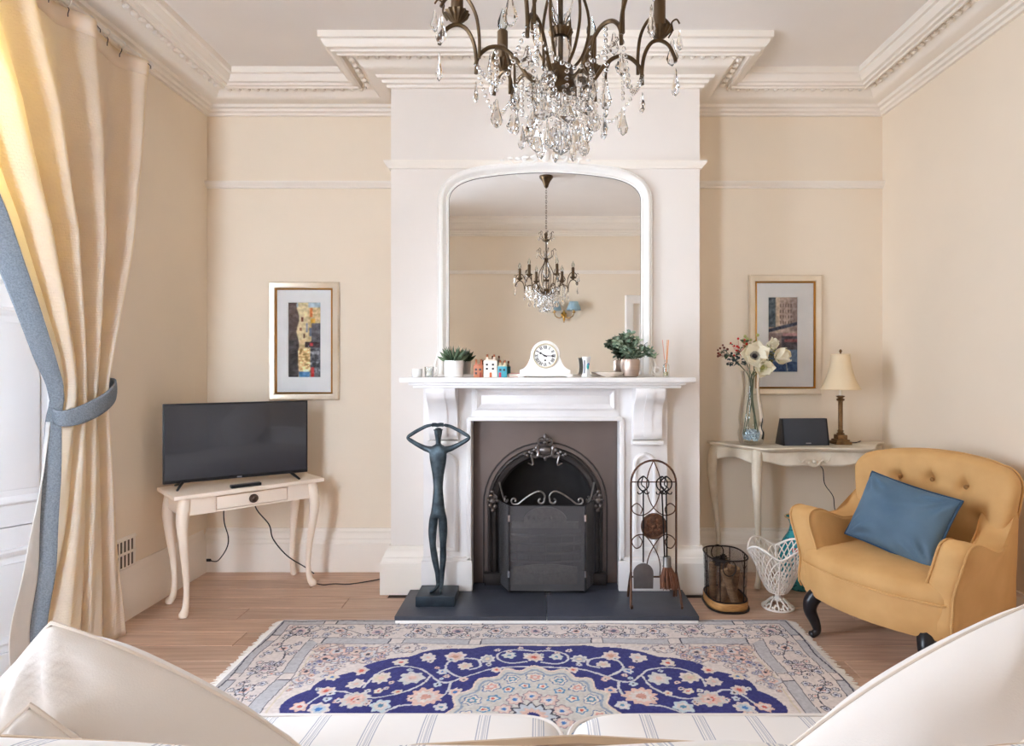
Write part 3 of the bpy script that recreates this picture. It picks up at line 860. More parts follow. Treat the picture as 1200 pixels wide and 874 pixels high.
# white lining turning forward below the tieback
def lining(s, t):
    z = lerp(1.04, ZB, t)
    p = band_pt(1.0, z)
    w = .12 * smooth01(t * 1.3) * s
    return p + Vector((.02 * s - .02 * math.sin(PI * s) * t, -w, 0))
MB().grid(lining, 14, 40).build('lining', LIN, cu, angle=180, solid=.003)
MB().grid(lambda s, t: curt(s, lerp(ZT + .012, ZT - .07, t), .005 if t < 1 else .003), 150, 4).build('heading_tape', CUR, cu, angle=180, solid=.002)
cp = thing('curtain_pole', 'slim white curtain pole with rings high along the window wall', 'curtain pole', (-1.99, 1.4, 2.80))
POLE = M('white_pole_metal', (235, 230, 222), .3, .2)
MB().tube([(0, -1.60, 0), (0, 1.69, 0)], .011, 12).build('pole', POLE, cp)
for s, y in ((-1, -1.60), (1, 1.69)):
    MB().sphere((0, y + s * .018, 0), .022, 12, 8).build('finial', POLE, cp)
for y in (-1.5, 0.0, 1.60):
    MB().tube([(0, y, 0), (-.05, y, 0), (-.095, y, .0)], .007, 8).build('bracket', POLE, cp)
HOOK = M('dark_hook_metal', (88, 84, 84), .4, .8)
for k in range(13):
    u = (k + .4) / 13
    p = curt(u, ZT - .02)
    y = p.y + 2.7 - 1.4
    rg = MB().tube([(.017 * math.cos(a), y, .017 * math.sin(a) - .004) for a in np.linspace(0, 2 * PI, 15)[:-1]], .003, 6, closed=True).build('ring', POLE, cp)
    q = Vector((p.x - .01, y, -.06))
    MB().tube([(.0, y, -.02), (p.x * .6 + .012, y, -.032), (p.x + .010, y, -.050), (p.x + .010, y, -.062)], .002, 5).build('hook', HOOK, rg)
tb = thing('curtain_tieback', 'blue grey fabric tieback strap gathering the cream curtain', 'tieback', (-1.985, 2.67, 1.12))
def tie(s, t):
    a = 2 * PI * s
    yy = .155 * math.cos(a); xx = .072 * math.sin(a)
    h = .030 + .012 * max(0, math.sin(a))
    z = yy * .42 - .015 * math.sin(a) + (t - .5) * 2 * h
    bulge = .006 * math.cos((t - .5) * PI)
    return (xx * (1 + bulge * 8), yy * (1 + bulge * 4), z)
MB().grid(tie, 48, 7, wrap_u=True).build('strap', BAND, tb, solid=.005, angle=180)
MB().tube([(-.085, .165, .075), (-.05, .165, .075), (-.03, .163, .085), (-.03, .163, .095)], .005, 8).build('wall_hook', M('brass', (190, 150, 80), .25, 1.0), tb)

# ================================================================ television corner
TBL = M('cream_painted_wood', (244, 228, 210), .4, var=.02, scale=6)
def cabriole(H, r0=.030, out=(0, 0), foot=.020, n=10):
    """points and radii of a cabriole leg hanging from z=H to the floor, bowing along out"""
    ox, oy = out
    zs = [H, H - .05, H * .80, H * .62, H * .42, H * .22, H * .08, .018, .004]
    bow = [0, .012, .020, .010, -.006, -.014, -.006, .010, .014]
    rs = [r0, r0 * 1.02, r0 * .92, r0 * .72, r0 * .56, r0 * .46, foot * .72, foot, foot * .8]
    pts = spline([(ox * b, oy * b, z) for b, z in zip(bow, zs)], 3)
    return pts, list(np.interp(np.linspace(0, len(zs) - 1, len(pts)), range(len(zs)), rs))
ta = R(44)
tt = thing('side_table', 'cream painted side table with one drawer under the television', 'table', (-1.655, 3.41, 0), ta)
TH = .625
MB().bx(-.385, .385, -.175, .175, TH - .022, TH).build('tabletop', TBL, tt, bevel=.007)
ap = MB().bx(-.335, .335, .125, .143, TH - .112, TH - .022).bx(-.345, -.327, -.13, .14, TH - .112, TH - .022).bx(.327, .345, -.13, .14, TH - .112, TH - .022)
ap.bx(-.345, -.185, -.143, -.125, TH - .112, TH - .022).bx(.185, .345, -.143, -.125, TH - .112, TH - .022).bx(-.185, .185, -.143, -.125, TH - .112, TH - .102).bx(-.185, .185, -.143, -.125, TH - .03, TH - .022)
ap.build('apron', TBL, tt, bevel=.002)
dw = MB().bx(-.181, .181, -.146, -.12, TH - .099, TH - .033).build('drawer', TBL, tt, bevel=.003)
kb = MB().lathe([(0, 0), (.021, 0), (.024, .004), (.023, .010), (.017, .012), (.016, .016), (.008, .018), (0, .022)], 18)
kb.xf(Matrix.Translation((0, -.146, TH - .066)) @ Matrix.Rotation(R(90), 4, 'X')).build('knob', M('bronze_knob', (84, 66, 56), .4, .6, var=.3, scale=90), dw)
for sx in (-1, 1):
    for sy in (-1, 1):
        pts, rs = cabriole(TH - .03, .030, (sx * .8, sy * .8), .022)
        MB().tube([(p.x + sx * .325, p.y + sy * .125, p.z) for p in pts], rs, 10).build('leg', TBL, tt)
tv = thing('television', 'black flat screen television on the cream side table', 'television', (-1.675, 3.395, TH), R(33.7))
BEZ = M('black_tv_plastic', (20, 21, 25), .3)
def tv_screen():
    return M('dark_glossy_screen', (34, 36, 44), .16, var=.02, spec=.9, coat=.4)
MB().bx(-.362, .362, -.012, .012, .028, .448).build('panel', BEZ, tv, bevel=.004)
MB().bx(-.353, .353, -.0135, -.012, .046, .439).build('screen', tv_screen(), tv, smooth=False)
MB().bx(-.25, .25, .012, .05, .06, .32).build('rear_housing', BEZ, tv, bevel=.012)
MB().bx(-.012, .012, -.0145, -.0125, .033, .040).build('emblem', M('silver_emblem', (170, 170, 175), .3, .6), tv)
for s in (-1, 1):
    ft = MB()
    for d in (-1, 1):
        ft.tube([(s * .27, 0, .034), (s * (.285 if d < 0 else .285), d * .035, .018), (s * .30, d * .085, .004)], [.009, .008, .006], 8)
    ft.build('foot', BEZ, tv)
rm = thing('remote_control', 'slim black remote control lying in front of the television', 'remote control', (-1.585, 3.285, TH), R(40))
MB().bx(-.075, .075, -.02, .02, .0, .017).build('body', BEZ, rm, bevel=.004)
for k in range(9):
    MB().lathe([(.0045, 0), (.0045, .0015), (0, .002)], 8, (-.06 + .014 * k, 0, .0168)).build('button', M('grey_button', (150, 150, 155), .5), rm)
CABLE = M('black_cable_rubber', (28, 24, 24), .5)
def cable(name, label, pts, r=.0035, plug=None):
    c = thing(name, label, 'cable', tuple(pts[0]))
    o = Vector(pts[0])
    MB().tube(spline([Vector(p) - o for p in pts], 6), r, 6).build('cord', CABLE, c)
    if plug: MB().box(Vector(plug[0]) - o, plug[1], plug[2] if len(plug) > 2 else 0).build('plug', CABLE, c, bevel=.004)
    return c
cable('power_cable', 'black television cable looping down to a plug on the left wall', [(XL + .045, 3.785, .075), (-2.02, 3.76, .075), (-1.95, 3.70, .10), (-1.87, 3.64, .19), (-1.835, 3.59, .27), (-1.845, 3.565, .36), (-1.83, 3.53, .45), (-1.80, 3.50, .54)], plug=((XL + .036, 3.785, .075), (.03, .018, .018)))
cable('aerial_cable', 'black cable hanging behind the side table down to the baseboard', [(-1.66, 3.52, .54), (-1.655, 3.56, .44), (-1.60, 3.60, .34), (-1.585, 3.62, .25), (-1.52, 3.66, .14), (-1.43, 3.70, .06), (-1.38, 3.72, .012)])
cable('floor_cable', 'black cable trailing over the floor towards the chimney breast', [(-1.36, 3.60, .006), (-1.32, 3.57, .006), (-1.26, 3.545, .006), (-1.20, 3.56, .006), (-1.12, 3.555, .006), (-1.02, 3.60, .006), (-.93, 3.66, .006)])

# ================================================================ framed prints
def frame_mat():
    return M('pale_gold_frame', (226, 210, 186), .32, .45, color2=(238, 226, 208), scale=5)
GOLD = M('gilt_slip', (196, 138, 62), .3, .8, var=.1)
MAT = M('off_white_mount', (250, 247, 243), .9)
PGL = glassy('picture_glass', (255, 255, 255), .045)
PRINT = attr_mat('printed_paper', .7, bscale=200)
def blur(a, k=1):
    for _ in range(k):
        a = (a + np.roll(a, 1, 0) + np.roll(a, -1, 0) + np.roll(a, 1, 1) + np.roll(a, -1, 1)) / 5
    return a
def noisefield(rs, ny, nx, k):
    n = blur(rs.random((ny, nx)), k); n = (n - n.min()) / (n.max() - n.min()); return n[..., None]
def venice_warm():
    ny, nx = 150, 62; rs = np.random.RandomState(3)
    c = np.zeros((ny, nx, 3)); V, U = np.mgrid[0:1:ny * 1j, 0:1:nx * 1j]
    n1 = noisefield(rs, ny, nx, 3); n2 = noisefield(rs, ny, nx, 8)
    c[:] = (228, 200, 150); c += (n1 - .5) * 60
    c[V > .93] = (190, 205, 214)
    c[(V > .5) & (U > .3) & (U < .62)] = (236, 216, 170)
    for (u0, u1, v0, v1, col) in ((.40, .47, .74, .80, (120, 60, 40)), (.36, .42, .62, .66, (150, 90, 60)), (.46, .52, .52, .58, (120, 80, 60)), (.55, .60, .60, .72, (150, 150, 170)),
                                  (.66, .75, .80, .92, (220, 120, 60)), (.70, .82, .66, .78, (232, 176, 70)), (.64, .72, .55, .66, (120, 130, 150))):
        c[(U > u0) & (U < u1) & (V > v0) & (V < v1)] = col
    c[(U > .72) & (V > .30) & (V < .72)] = (104, 100, 104); c[(U > .68) & (V < .48)] = (112, 112, 116)
    c[(U > .52) & (U < .98) & (V > .40) & (V < .47)] = (70, 52, 56); c[(U > .66) & (U < .76) & (V > .42) & (V < .46)] = (214, 60, 64)
    lft = U < .30 + .04 * np.sin(18 * V) + .12 * (V < .45) * (V > .1) * 0
    c[lft] = (96, 80, 76); c[(U < .30) & (V < .5)] = (72, 66, 66)
    c[(U > .32) & (U < .66) & (V < .38) & (V > .1)] = (238, 200, 140)
    refl = (U > .3) & (V < .38) & (V > .06)
    c[refl] += ((n1 - .5) * 190)[refl]
    c[(V < .08) & (U > .34) & (U < .66)] = (96, 150, 200); c[(V < .14) & (U > .70) & (U < .80)] = (214, 70, 66)
    c += (n2 - .5) * 70 + (n1 - .5) * 50
    return np.clip(blur(c, 1), 0, 255)
def venice_blue():
    ny, nx = 150, 62; rs = np.random.RandomState(9)
    c = np.zeros((ny, nx, 3)); V, U = np.mgrid[0:1:ny * 1j, 0:1:nx * 1j]
    n1 = noisefield(rs, ny, nx, 3); n2 = noisefield(rs, ny, nx, 8)
    c[:] = (196, 172, 158)
    c[(U < .26) & (V > .6)] = (92, 104, 112); c[(U > .26) & (U < .4)] = (216, 196, 172); c[(U > .74) & (V > .55)] = (168, 148, 140)
    for k in range(5):
        for j in range(4):
            u, v = .42 + .09 * k, .66 + .075 * j
            c[(abs(U - u) < .018) & (abs(V - v) < .022)] = (120, 100, 92)
    br = abs(V - (.55 + .10 * U)) < .022
    c[(V < .52)] = (150, 128, 124)
    c[br] = (72, 78, 96)
    c[(V < .48) & (V > .30) & (U > .45)] = (92, 84, 92); c[(abs(V - .50) < .02) & (U > .5)] = (206, 160, 160); c[(abs(V - .42) < .02) & (U > .55)] = (150, 92, 96)
    c[V < .30] = (120, 146, 178); c[V < .14] = (70, 100, 146)
    c[(abs(U - .62 - (.10 - V) * .4) < .015) & (V < .16)] = (214, 224, 232)
    c += (n1 - .5) * 70 + (n2 - .5) * 60
    return np.clip(blur(c, 1), 0, 255)
def picture(name, label, xc, zc, w, h, art, px, pz, pw_, ph_, tilt=0.0):
    p = thing(name, label, 'picture', (xc, YB - .004, zc - h / 2))
    yb = 0.0
    T = lambda a, b, hh: (a, -hh, b)
    fw = .040
    path = [(-w / 2, 0), (w / 2, 0), (w / 2, h), (-w / 2, h)]
    MB().sweep(path, [(0, 0), (0, .018), (.006, .026), (.014, .024), (.026, .018), (.036, .018), (.040, .012), (.040, 0)], T, True).build('frame', frame_mat(), p, angle=30)
    w2, h2 = w / 2 - fw, h - fw
    MB().sweep([(-w2, fw), (w2, fw), (w2, h2), (-w2, h2)], [(0, .002), (0, .020), (.005, .022), (.009, .016), (.009, .002)], T, True).build('gilt_slip', GOLD, p, angle=30)
    mb = MB(); mb.sweep([(-w2, fw), (w2, fw), (w2, h2), (-w2, h2)], [(0, .004), (0, .009), (.02, .009), (.02, .004)], T, True)
    x0, x1 = px - pw_ / 2, px + pw_ / 2; z0, z1 = pz - ph_ / 2, pz + ph_ / 2
    # mount board with a bevelled window
    o_ = [(-w2, fw), (w2, fw), (w2, h2), (-w2, h2)]; i_ = [(x0, z0), (x1, z0), (x1, z1), (x0, z1)]; j_ = [(x0 + .003, z0 + .003), (x1 - .003, z0 + .003), (x1 - .003, z1 - .003), (x0 + .003, z1 - .003)]
    vs = [T(a, b, .010) for a, b in o_] + [T(a, b, .010) for a, b in i_] + [T(a, b, .006) for a, b in j_]
    fs = [(k, (k + 1) % 4, 4 + (k + 1) % 4, 4 + k) for k in range(4)] + [(4 + k, 4 + (k + 1) % 4, 8 + (k + 1) % 4, 8 + k) for k in range(4)]
    MB().add(vs, fs).build('mount', MAT, p, smooth=False)
    pattern_grid('print', PRINT, p, pw_, ph_, art, lambda X, Y: np.stack([X + px, np.full_like(X, -.006), Y + pz], 1))
    MB().bx(-w2 + .004, w2 - .004, -.0135, -.0125, fw + .004, h2 - .004).build('glass', PGL, p, smooth=False)
    return p
picture('framed_print', 'pale gold framed canal print in warm browns above the television', -1.477, 1.430, .435, .735, venice_warm(), .0, .375, .205, .470)
picture('framed_print', 'pale gold framed canal print in blues behind the vase and lamp', 1.522, 1.468, .452, .745, venice_blue(), -.012, .375, .185, .470)
# ================================================================ soft shapes
def ring_loft(mb, outline, rings, map3):
    """closed rounded slab: rings are (scale about the centroid, depth); first and last ring close on a point"""
    cxx = sum(p[0] for p in outline) / len(outline); cyy = sum(p[1] for p in outline) / len(outline)
    n = len(outline); vs = []; fs = []
    for s, d in rings:
        for a, b in outline:
            vs.append(map3(cxx + (a - cxx) * s, cyy + (b - cyy) * s, d))
    for i in range(len(rings) - 1):
        for j in range(n):
            j2 = (j + 1) % n
            fs.append((i * n + j, i * n + j2, (i + 1) * n + j2, (i + 1) * n + j))
    fs.append(tuple(reversed(range(n)))); fs.append(tuple((len(rings) - 1) * n + j for j in range(n)))
    return mb.add(vs, fs)
def rounded_slab_rings(t, r, n_in=8, crown=0.0, s_edge=.93):
    a = [(max(s, .01), -t / 2 - crown * (1 - s * s)) for s in np.linspace(.01, s_edge, n_in)]
    b = []
    for k in range(1, 7):
        q = PI / 2 * k / 6
        b.append((s_edge + (1 - s_edge) * math.sin(q), -t / 2 + r * (1 - math.cos(q))))
    half = a + b
    return half + [(s, -d) for s, d in reversed(half)]
def pillow(mb, w, h, t, n=28, seed=0, pinch=.06, wr=.006, power=.5, edge=2.2):
    def f(sgn):
        def g(a, b):
            u, v = a * 2 - 1, b * 2 - 1
            x = w / 2 * u * (1 - pinch * (1 - v * v)); y = h / 2 * v * (1 - pinch * (1 - u * u))
            k = max(0.0, (1 - abs(u) ** edge) * (1 - abs(v) ** edge)) ** power
            c = min(1, 3 * (1 - max(abs(u), abs(v))))
            nz = mnoise.noise(Vector((u * 2.2 + seed, v * 2.2, sgn * 3))) * wr * c
            # tension folds running in from the corners
            for cu in (-1, 1):
                for cv in (-1, 1):
                    dx, dy = u - cu, v - cv; rr = math.hypot(dx, dy); an = math.atan2(abs(dy), abs(dx))
                    nz += wr * .9 * math.sin(an * 13 + seed + cu + cv) * math.exp(-((rr - .38) / .28) ** 2)
            return (x, y, sgn * (t / 2 * k + nz * k))
        return g
    o = len(mb.v)
    mb.grid(f(1), n, n); mb.grid(f(-1), n, n)
    return mb
def pillow_rim(w, h, pinch, n=40):
    P = []
    for i in range(n):
        P.append((i / n * 2 - 1, -1))
    for i in range(n): P.append((1, i / n * 2 - 1))
    for i in range(n): P.append((1 - i / n * 2, 1))
    for i in range(n): P.append((-1, 1 - i / n * 2))
    return [(w / 2 * u * (1 - pinch * (1 - v * v)), h / 2 * v * (1 - pinch * (1 - u * u)), 0) for u, v in P]
def weld(o, d=.0004):
    bm = bmesh.new(); bm.from_mesh(o.data); bmesh.ops.remove_doubles(bm, verts=bm.verts, dist=d)
    bmesh.ops.recalc_face_normals(bm, faces=bm.faces); bm.to_mesh(o.data); bm.free()
    o.data.shade_smooth(); return o
def place_local(o, loc, rot):
    o.location = loc; o.rotation_euler = rot; return o

# ================================================================ armchair
VELVET = M('mustard_velvet', (204, 158, 100), .75, color2=(216, 172, 114), scale=7, sheen=.35, bump=.05, bscale=500)
DARKLEG = M('ebonised_leg', (28, 26, 30), .3)
ac = thing('armchair', 'mustard velvet button back armchair with curved arms and dark legs', 'armchair', (1.717, 2.819, 0), R(-62))
# plan of the seat, bow fronted
def seat_outline(g=0.0):
    P = []
    for x in np.linspace(-.30, .30, 13): P.append((x, .13))
    for t in np.linspace(.13, -.28, 8)[1:]: P.append((.31 + .02 * (.13 - t) , t))
    for a in np.linspace(0, PI / 2, 6): P.append((.285 + .05 * math.cos(a), -.31 - .05 * math.sin(a) - .0))
    for x in np.linspace(.26, -.26, 17): P.append((x, -.362 - .06 * (1 - (x / .29) ** 2)))
    for a in np.linspace(PI / 2, PI, 6): P.append((-.285 + .05 * math.cos(a), -.31 - .05 * math.sin(a)))
    for t in np.linspace(-.28, .13, 8)[:-1]: P.append((-.31 - .02 * (.13 - t), t))
    return P
SO = seat_outline()
ring_loft(MB(), SO, [(.02, .19), (.9, .19), (.965, .192), (.985, .20), (.99, .26), (.99, .325), (.98, .335), (.02, .336)], XY).build('seat_rail', VELVET, ac)
ring_loft(MB(), SO, [(.02, .326), (.95, .327), (.985, .333), (1.0, .346), (.998, .362), (.985, .378), (.96, .392), (.90, .405), (.8, .414), (.6, .424), (.3, .430), (.02, .431)], XY).build('seat_cushion', VELVET, ac)
MB().tube([(x * 1.002, y * 1.004, .336) for x, y in SO], .005, 6, closed=True).build('seat_piping', VELVET, ac)
# back
BZ0, BZ1 = .26, .875
def back_outline():
    P = []
    for z in np.linspace(BZ0, .66, 9): P.append((.29 + .075 * smooth01((z - .3) / .45), z))
    for a in np.linspace(0, PI / 2, 9): P.append((.275 + .092 * math.cos(a), .745 + .092 * math.sin(a)))
    for x in np.linspace(.24, -.24, 15): P.append((x, .842 + .028 * (1 - (x / .27) ** 2)))
    for a in np.linspace(PI / 2, PI, 9): P.append((-.275 + .092 * math.cos(a), .745 + .092 * math.sin(a)))
    for z in np.linspace(.66, BZ0, 9): P.append((-.29 - .075 * smooth01((z - .3) / .45), z))
    for x in np.linspace(-.27, .27, 11): P.append((x, BZ0 - .01))
    return P
BO = back_outline()
BUT = [(-.15, .725), (0, .735), (.15, .725), (-.225, .60), (-.075, .60), (.075, .60), (.225, .60)]
BTN = M('shaded_button_velvet', (150, 108, 62), .8)  # velvet darkened so the shade in the tufts is part of the button colour
def back_map(x, z, d):
    y0 = .115 + .16 * (z - .3) ** 1.2 if z > .3 else .115
    y = y0 + d - .05 * (abs(x) / .36) ** 3 * smooth01((z - .3) / .3)
    if d < 0:
        k = 0.0
        for bx_, bz_ in BUT:
            r2 = (x - bx_) ** 2 + (z - bz_) ** 2
            k += .036 * math.exp(-r2 / .0009)
            if bz_ > .7 and z > bz_: k += .018 * math.exp(-((x - bx_) / .011) ** 2) * math.exp(-((z - bz_) / .08) ** 2)
        y += k
    return (x, y, z)
_r = [(s, -.05 - .012 * (1 - s * s)) for s in np.linspace(.015, .9, 26)]
_e = [(.9 + .1 * math.sin(PI / 2 * k / 6), -.05 + .05 * (1 - math.cos(PI / 2 * k / 6))) for k in range(1, 7)]
_e2 = [(1 - .1 * (1 - math.cos(PI / 2 * k / 5)), .0 + .045 * math.sin(PI / 2 * k / 5)) for k in range(1, 6)]
ring_loft(MB(), [(a, b) for a, b in spline([(p[0], p[1], 0) for p in BO], 2, True) for a, b in [(a, b)]] if False else [(p.x, p.y) for p in spline([(q[0], q[1], 0) for q in BO], 2, True)], _r + _e + _e2 + [(.5, .047), (.02, .048)], back_map).build('backrest', VELVET, ac, angle=60)
MB().tube([back_map(x * .995, .57 + (z - .57) * .995, .03) for x, z in BO[2:-14]], .0045, 6).build('back_piping', VELVET, ac)
for bx_, bz_ in BUT:
    p = back_map(bx_, bz_, -.060)
    MB().sphere((p[0], p[1] - .003, p[2]), .011, 10, 6, (1, .55, 1)).build('button', BTN, ac)
# arms: side outline in (y,z)
def arm_outline():
    return [(p.x, p.y) for p in spline([(-.335, .20, 0), (-.345, .34, 0), (-.352, .46, 0), (-.355, .53, 0), (-.34, .572, 0), (-.30, .588, 0), (-.25, .582, 0), (-.18, .555, 0), (-.10, .530, 0), (-.02, .535, 0), (.06, .575, 0), (.13, .66, 0), (.17, .66, 0), (.165, .52, 0), (.15, .36, 0), (.13, .20, 0), (-.1, .195, 0)], 4, True)]
AO = arm_outline()
for s in (-1, 1):
    def amap(y, z, d, s=s):
        fl = .055 * smooth01((z - .34) / .24) * smooth01((.12 - y) / .25)
        return (s * (.285 + d + fl + .01), y, z)
    rings = [(.02, -.060), (.5, -.062), (.72, -.063), (.82, -.062), (.90, -.056), (.95, -.046), (.985, -.028), (1.0, -.004), (1.0, .014), (.985, .034), (.95, .050), (.90, .058), (.7, .060), (.02, .060)]
    am = ring_loft(MB(), AO, rings, amap).build('arm', VELVET, ac, angle=50)
    MB().tube([amap(y, z, .053) for y, z in [(a * .0 + (a + .1) * .965 - .1, .42 + (b - .42) * .965) for a, b in AO[:44]]], .0045, 6).build('arm_piping', VELVET, am)
    MB().tube([amap(y, z, -.053) for y, z in [((a + .1) * .965 - .1, .42 + (b - .42) * .965) for a, b in AO[:40]]], .0045, 6).build('arm_piping', VELVET, am)
for sx in (-1, 1):
    pts = spline([(sx * .25, -.34, .20), (sx * .265, -.362, .165), (sx * .268, -.366, .12), (sx * .255, -.35, .07), (sx * .248, -.342, .03), (sx * .256, -.356, .012), (sx * .262, -.372, .004)], 4)
    MB().tube(pts, list(np.interp(np.linspace(0, 1, len(pts)), [0, .2, .4, .65, .85, .93, 1], [.036, .034, .027, .019, .016, .021, .014])), 10).build('leg', DARKLEG, ac)
    MB().tube([(sx * .24, .10, .20), (sx * .245, .13, .10), (sx * .25, .16, .0)], [.024, .020, .015], 8).build('leg', DARKLEG, ac)
BLUEV = M('teal_blue_velvet', (78, 104, 126), .7, color2=(96, 122, 142), scale=5, sheen=.4, bump=.05, bscale=300)
cs = thing('cushion', 'teal blue velvet cushion leaning in the mustard armchair', 'cushion', (1.63, 2.775, .40), R(-62))
RC = Matrix.Translation((-.005, .005, .178)) @ Matrix.Rotation(R(66), 4, 'X') @ Matrix.Rotation(R(-9), 4, 'Z')
weld(pillow(MB(), .43, .33, .17, 44, 2, .06, .022).xf(RC).build('cover', BLUEV, cs, angle=180))
MB().tube(pillow_rim(.43, .33, .05), .0045, 6, closed=True).xf(RC).build('piping', M('blue_piping', (50, 78, 104), .7), cs)

# ================================================================ console table
PATINA = M('distressed_cream_paint', (238, 229, 212), .5, color2=(198, 182, 158), scale=5, detail=8)
KX, KY, KZ = 1.555, YB - .052, .812
ct = thing('console_table', 'distressed cream console table with carved apron in the right alcove', 'console table', (KX, KY, 0))
def front(x, dep=.345, hw=.53):
    """front edge of the top as a function of x"""
    a = abs(x) / hw
    return -dep * (1 - smooth01((a - .52) / .48) * .80) + .018 * math.cos(x / .33 * PI) * (a < .66) - .012 * (a < .5) * 0
def top_outline(s=1.0, n=60):
    P = [(x * s, front(x) * s) for x in np.linspace(-.53, .53, n)]
    return [(-.53 * s, 0)] + P + [(.53 * s, 0)]
ring = [(.02, KZ - .024), (.94, KZ - .024), (.965, KZ - .020), (.985, KZ - .013), (1.0, KZ - .008), (1.0, KZ - .002), (.993, KZ), (.02, KZ)]
TO = top_outline()
cxx = 0.0
mbt = MB()
vs = []; n = len(TO)
for s, d in ring:
    for a, b in TO: vs.append((a * (1 if s > .9 else s), (b * s), d) if s <= .9 else (a * s, b * s if b < -.001 else 0.0, d))
fs = []
for i in range(len(ring) - 1):
    for j in range(n): fs.append((i * n + j, i * n + (j + 1) % n, (i + 1) * n + (j + 1) % n, (i + 1) * n + j))
fs.append(tuple(reversed(range(n)))); fs.append(tuple((len(ring) - 1) * n + j for j in range(n)))
mbt.add(vs, fs).build('tabletop', PATINA, ct, angle=30)
# serpentine apron with carved lower edge
def apron(s, t):
    x = -.50 + s * 1.0
    y = front(x * 1.04) * .90
    a = abs(x)
    low = .068 + .030 * math.exp(-(x / .10) ** 2) - .014 * math.cos(a / .31 * 2 * PI * 1.0) * (a < .31) + .012 * math.cos((a - .31) / .19 * 2 * PI) * (a >= .31)
    return (x, y + .012, KZ - .024 - t * low)
MB().grid(apron, 90, 8).build('apron', PATINA, ct, solid=.016, angle=60)
cv = MB()
y0 = front(0) * .90 - .002
for k in range(7):
    a = R(200 + 140 * k / 6)
    cv.sphere((.030 * math.cos(a), y0, KZ - .092 + .022 * math.sin(a) + .010), .0095, 8, 6, (1, .8, 1.4))
cv.sphere((0, y0 - .003, KZ - .082), .012, 8, 6)
for s in (-1, 1):
    cv.tube([(s * (.04 + .022 * t), y0 + .002, KZ - .085 + .010 * math.sin(3.2 * t) + .004 * t) for t in np.linspace(0, 3, 18)], list(np.linspace(.008, .003, 18)), 6)
cv.build('carving', PATINA, ct)
for sx in (-1, 1):
    for (lx, ly, ox, oy) in ((.315, front(.33) * .9 + .018, .6, -1), (.485, -.035, 1, -.2)):
        pts, rs = cabriole(KZ - .026, .030, (sx * ox * 1.3, oy * 1.3), .018)
        MB().tube([(p.x + sx * lx, p.y + ly, p.z) for p in pts], rs, 10).build('leg', PATINA, ct)

# ---------------------------------------------------------------- on the console
VX, VY = 1.236, 3.60
vz = thing('glass_vase', 'tall clear waisted glass vase on the console table', 'vase', (VX, VY, KZ))
VG = glassy('clear_vase_glass', (248, 252, 251), .10)
vp = spline([(.050, .002, 0), (.066, .012, 0), (.076, .07, 0), (.066, .105, 0), (.072, .15, 0), (.064, .22, 0), (.050, .30, 0), (.046, .35, 0), (.052, .40, 0), (.060, .432, 0)], 4)
MB().lathe([(0.001, .002)] + [(p.x, p.y) for p in vp] + [(vp[-1].x + .002, vp[-1].y + .002)], 36, caps=False).build('body', VG, vz)
pb = MB(); rnd = random.Random(5)
for k in range(230):
    a = rnd.uniform(0, 2 * PI); r = .058 * math.sqrt(rnd.random()); z = .03 + rnd.random() * .055
    pb.sphere((r * math.cos(a), r * math.sin(a), z), rnd.uniform(.005, .008), 5, 4)
o = pb.build('glass_gravel', M('blue_glass_gravel', (150, 172, 190), .15, color2=(218, 230, 238), scale=60), vz, smooth=False); o['kind'] = 'stuff'
STEM = M('grey_green_stem', (96, 108, 82), .6, var=.2)
LEAF = M('dark_green_leaf', (56, 76, 56), .5, color2=(92, 112, 78), scale=20)
PETAL = cloth_translucent('white_petal', (246, 240, 220), (250, 240, 210), .25)
DARKC = M('dark_flower_centre', (40, 30, 34), .7)
BERRY = M('red_berry', (206, 48, 36), .3)
BRBERRY = M('brown_berry', (110, 48, 34), .4)
YEL = M('pale_green_bud', (182, 184, 118), .6)
def stem(o, tip, seed, r=.0028):
    """stem from deep in the vase up through its neck to tip (vase-local coords)"""
    rr = random.Random(seed); a = rr.uniform(0, 2 * PI)
    p0 = Vector((.045 * math.cos(a), .045 * math.sin(a), .055)); pn = Vector((-.030 * math.cos(a) * .9, -.030 * math.sin(a), .36))
    pn = pn.lerp(Vector((tip[0] * .25, tip[1] * .25, .40)), .5)
    return MB().tube(spline([p0, p0.lerp(pn, .5) + Vector((rr.uniform(-.012, .012), rr.uniform(-.012, .012), 0)), pn, pn.lerp(Vector(tip), .55) + Vector((0, 0, .01)), tip], 5), r, 6)
def petal_grid(L_, W_, cup, seed):
    def g(s, t):
        w = W_ * math.sin(PI * min(1, s * .86 + .10)) ** .75 * (t - .5) * 2
        wob = .006 * math.sin(9 * s + seed) * (t - .5)
        return (L_ * s * (1 - .12 * ((t - .5) * 2) ** 2), w, cup * s * s + .35 * W_ * ((t - .5) * 2) ** 2 * s * .6 + wob)
    return g
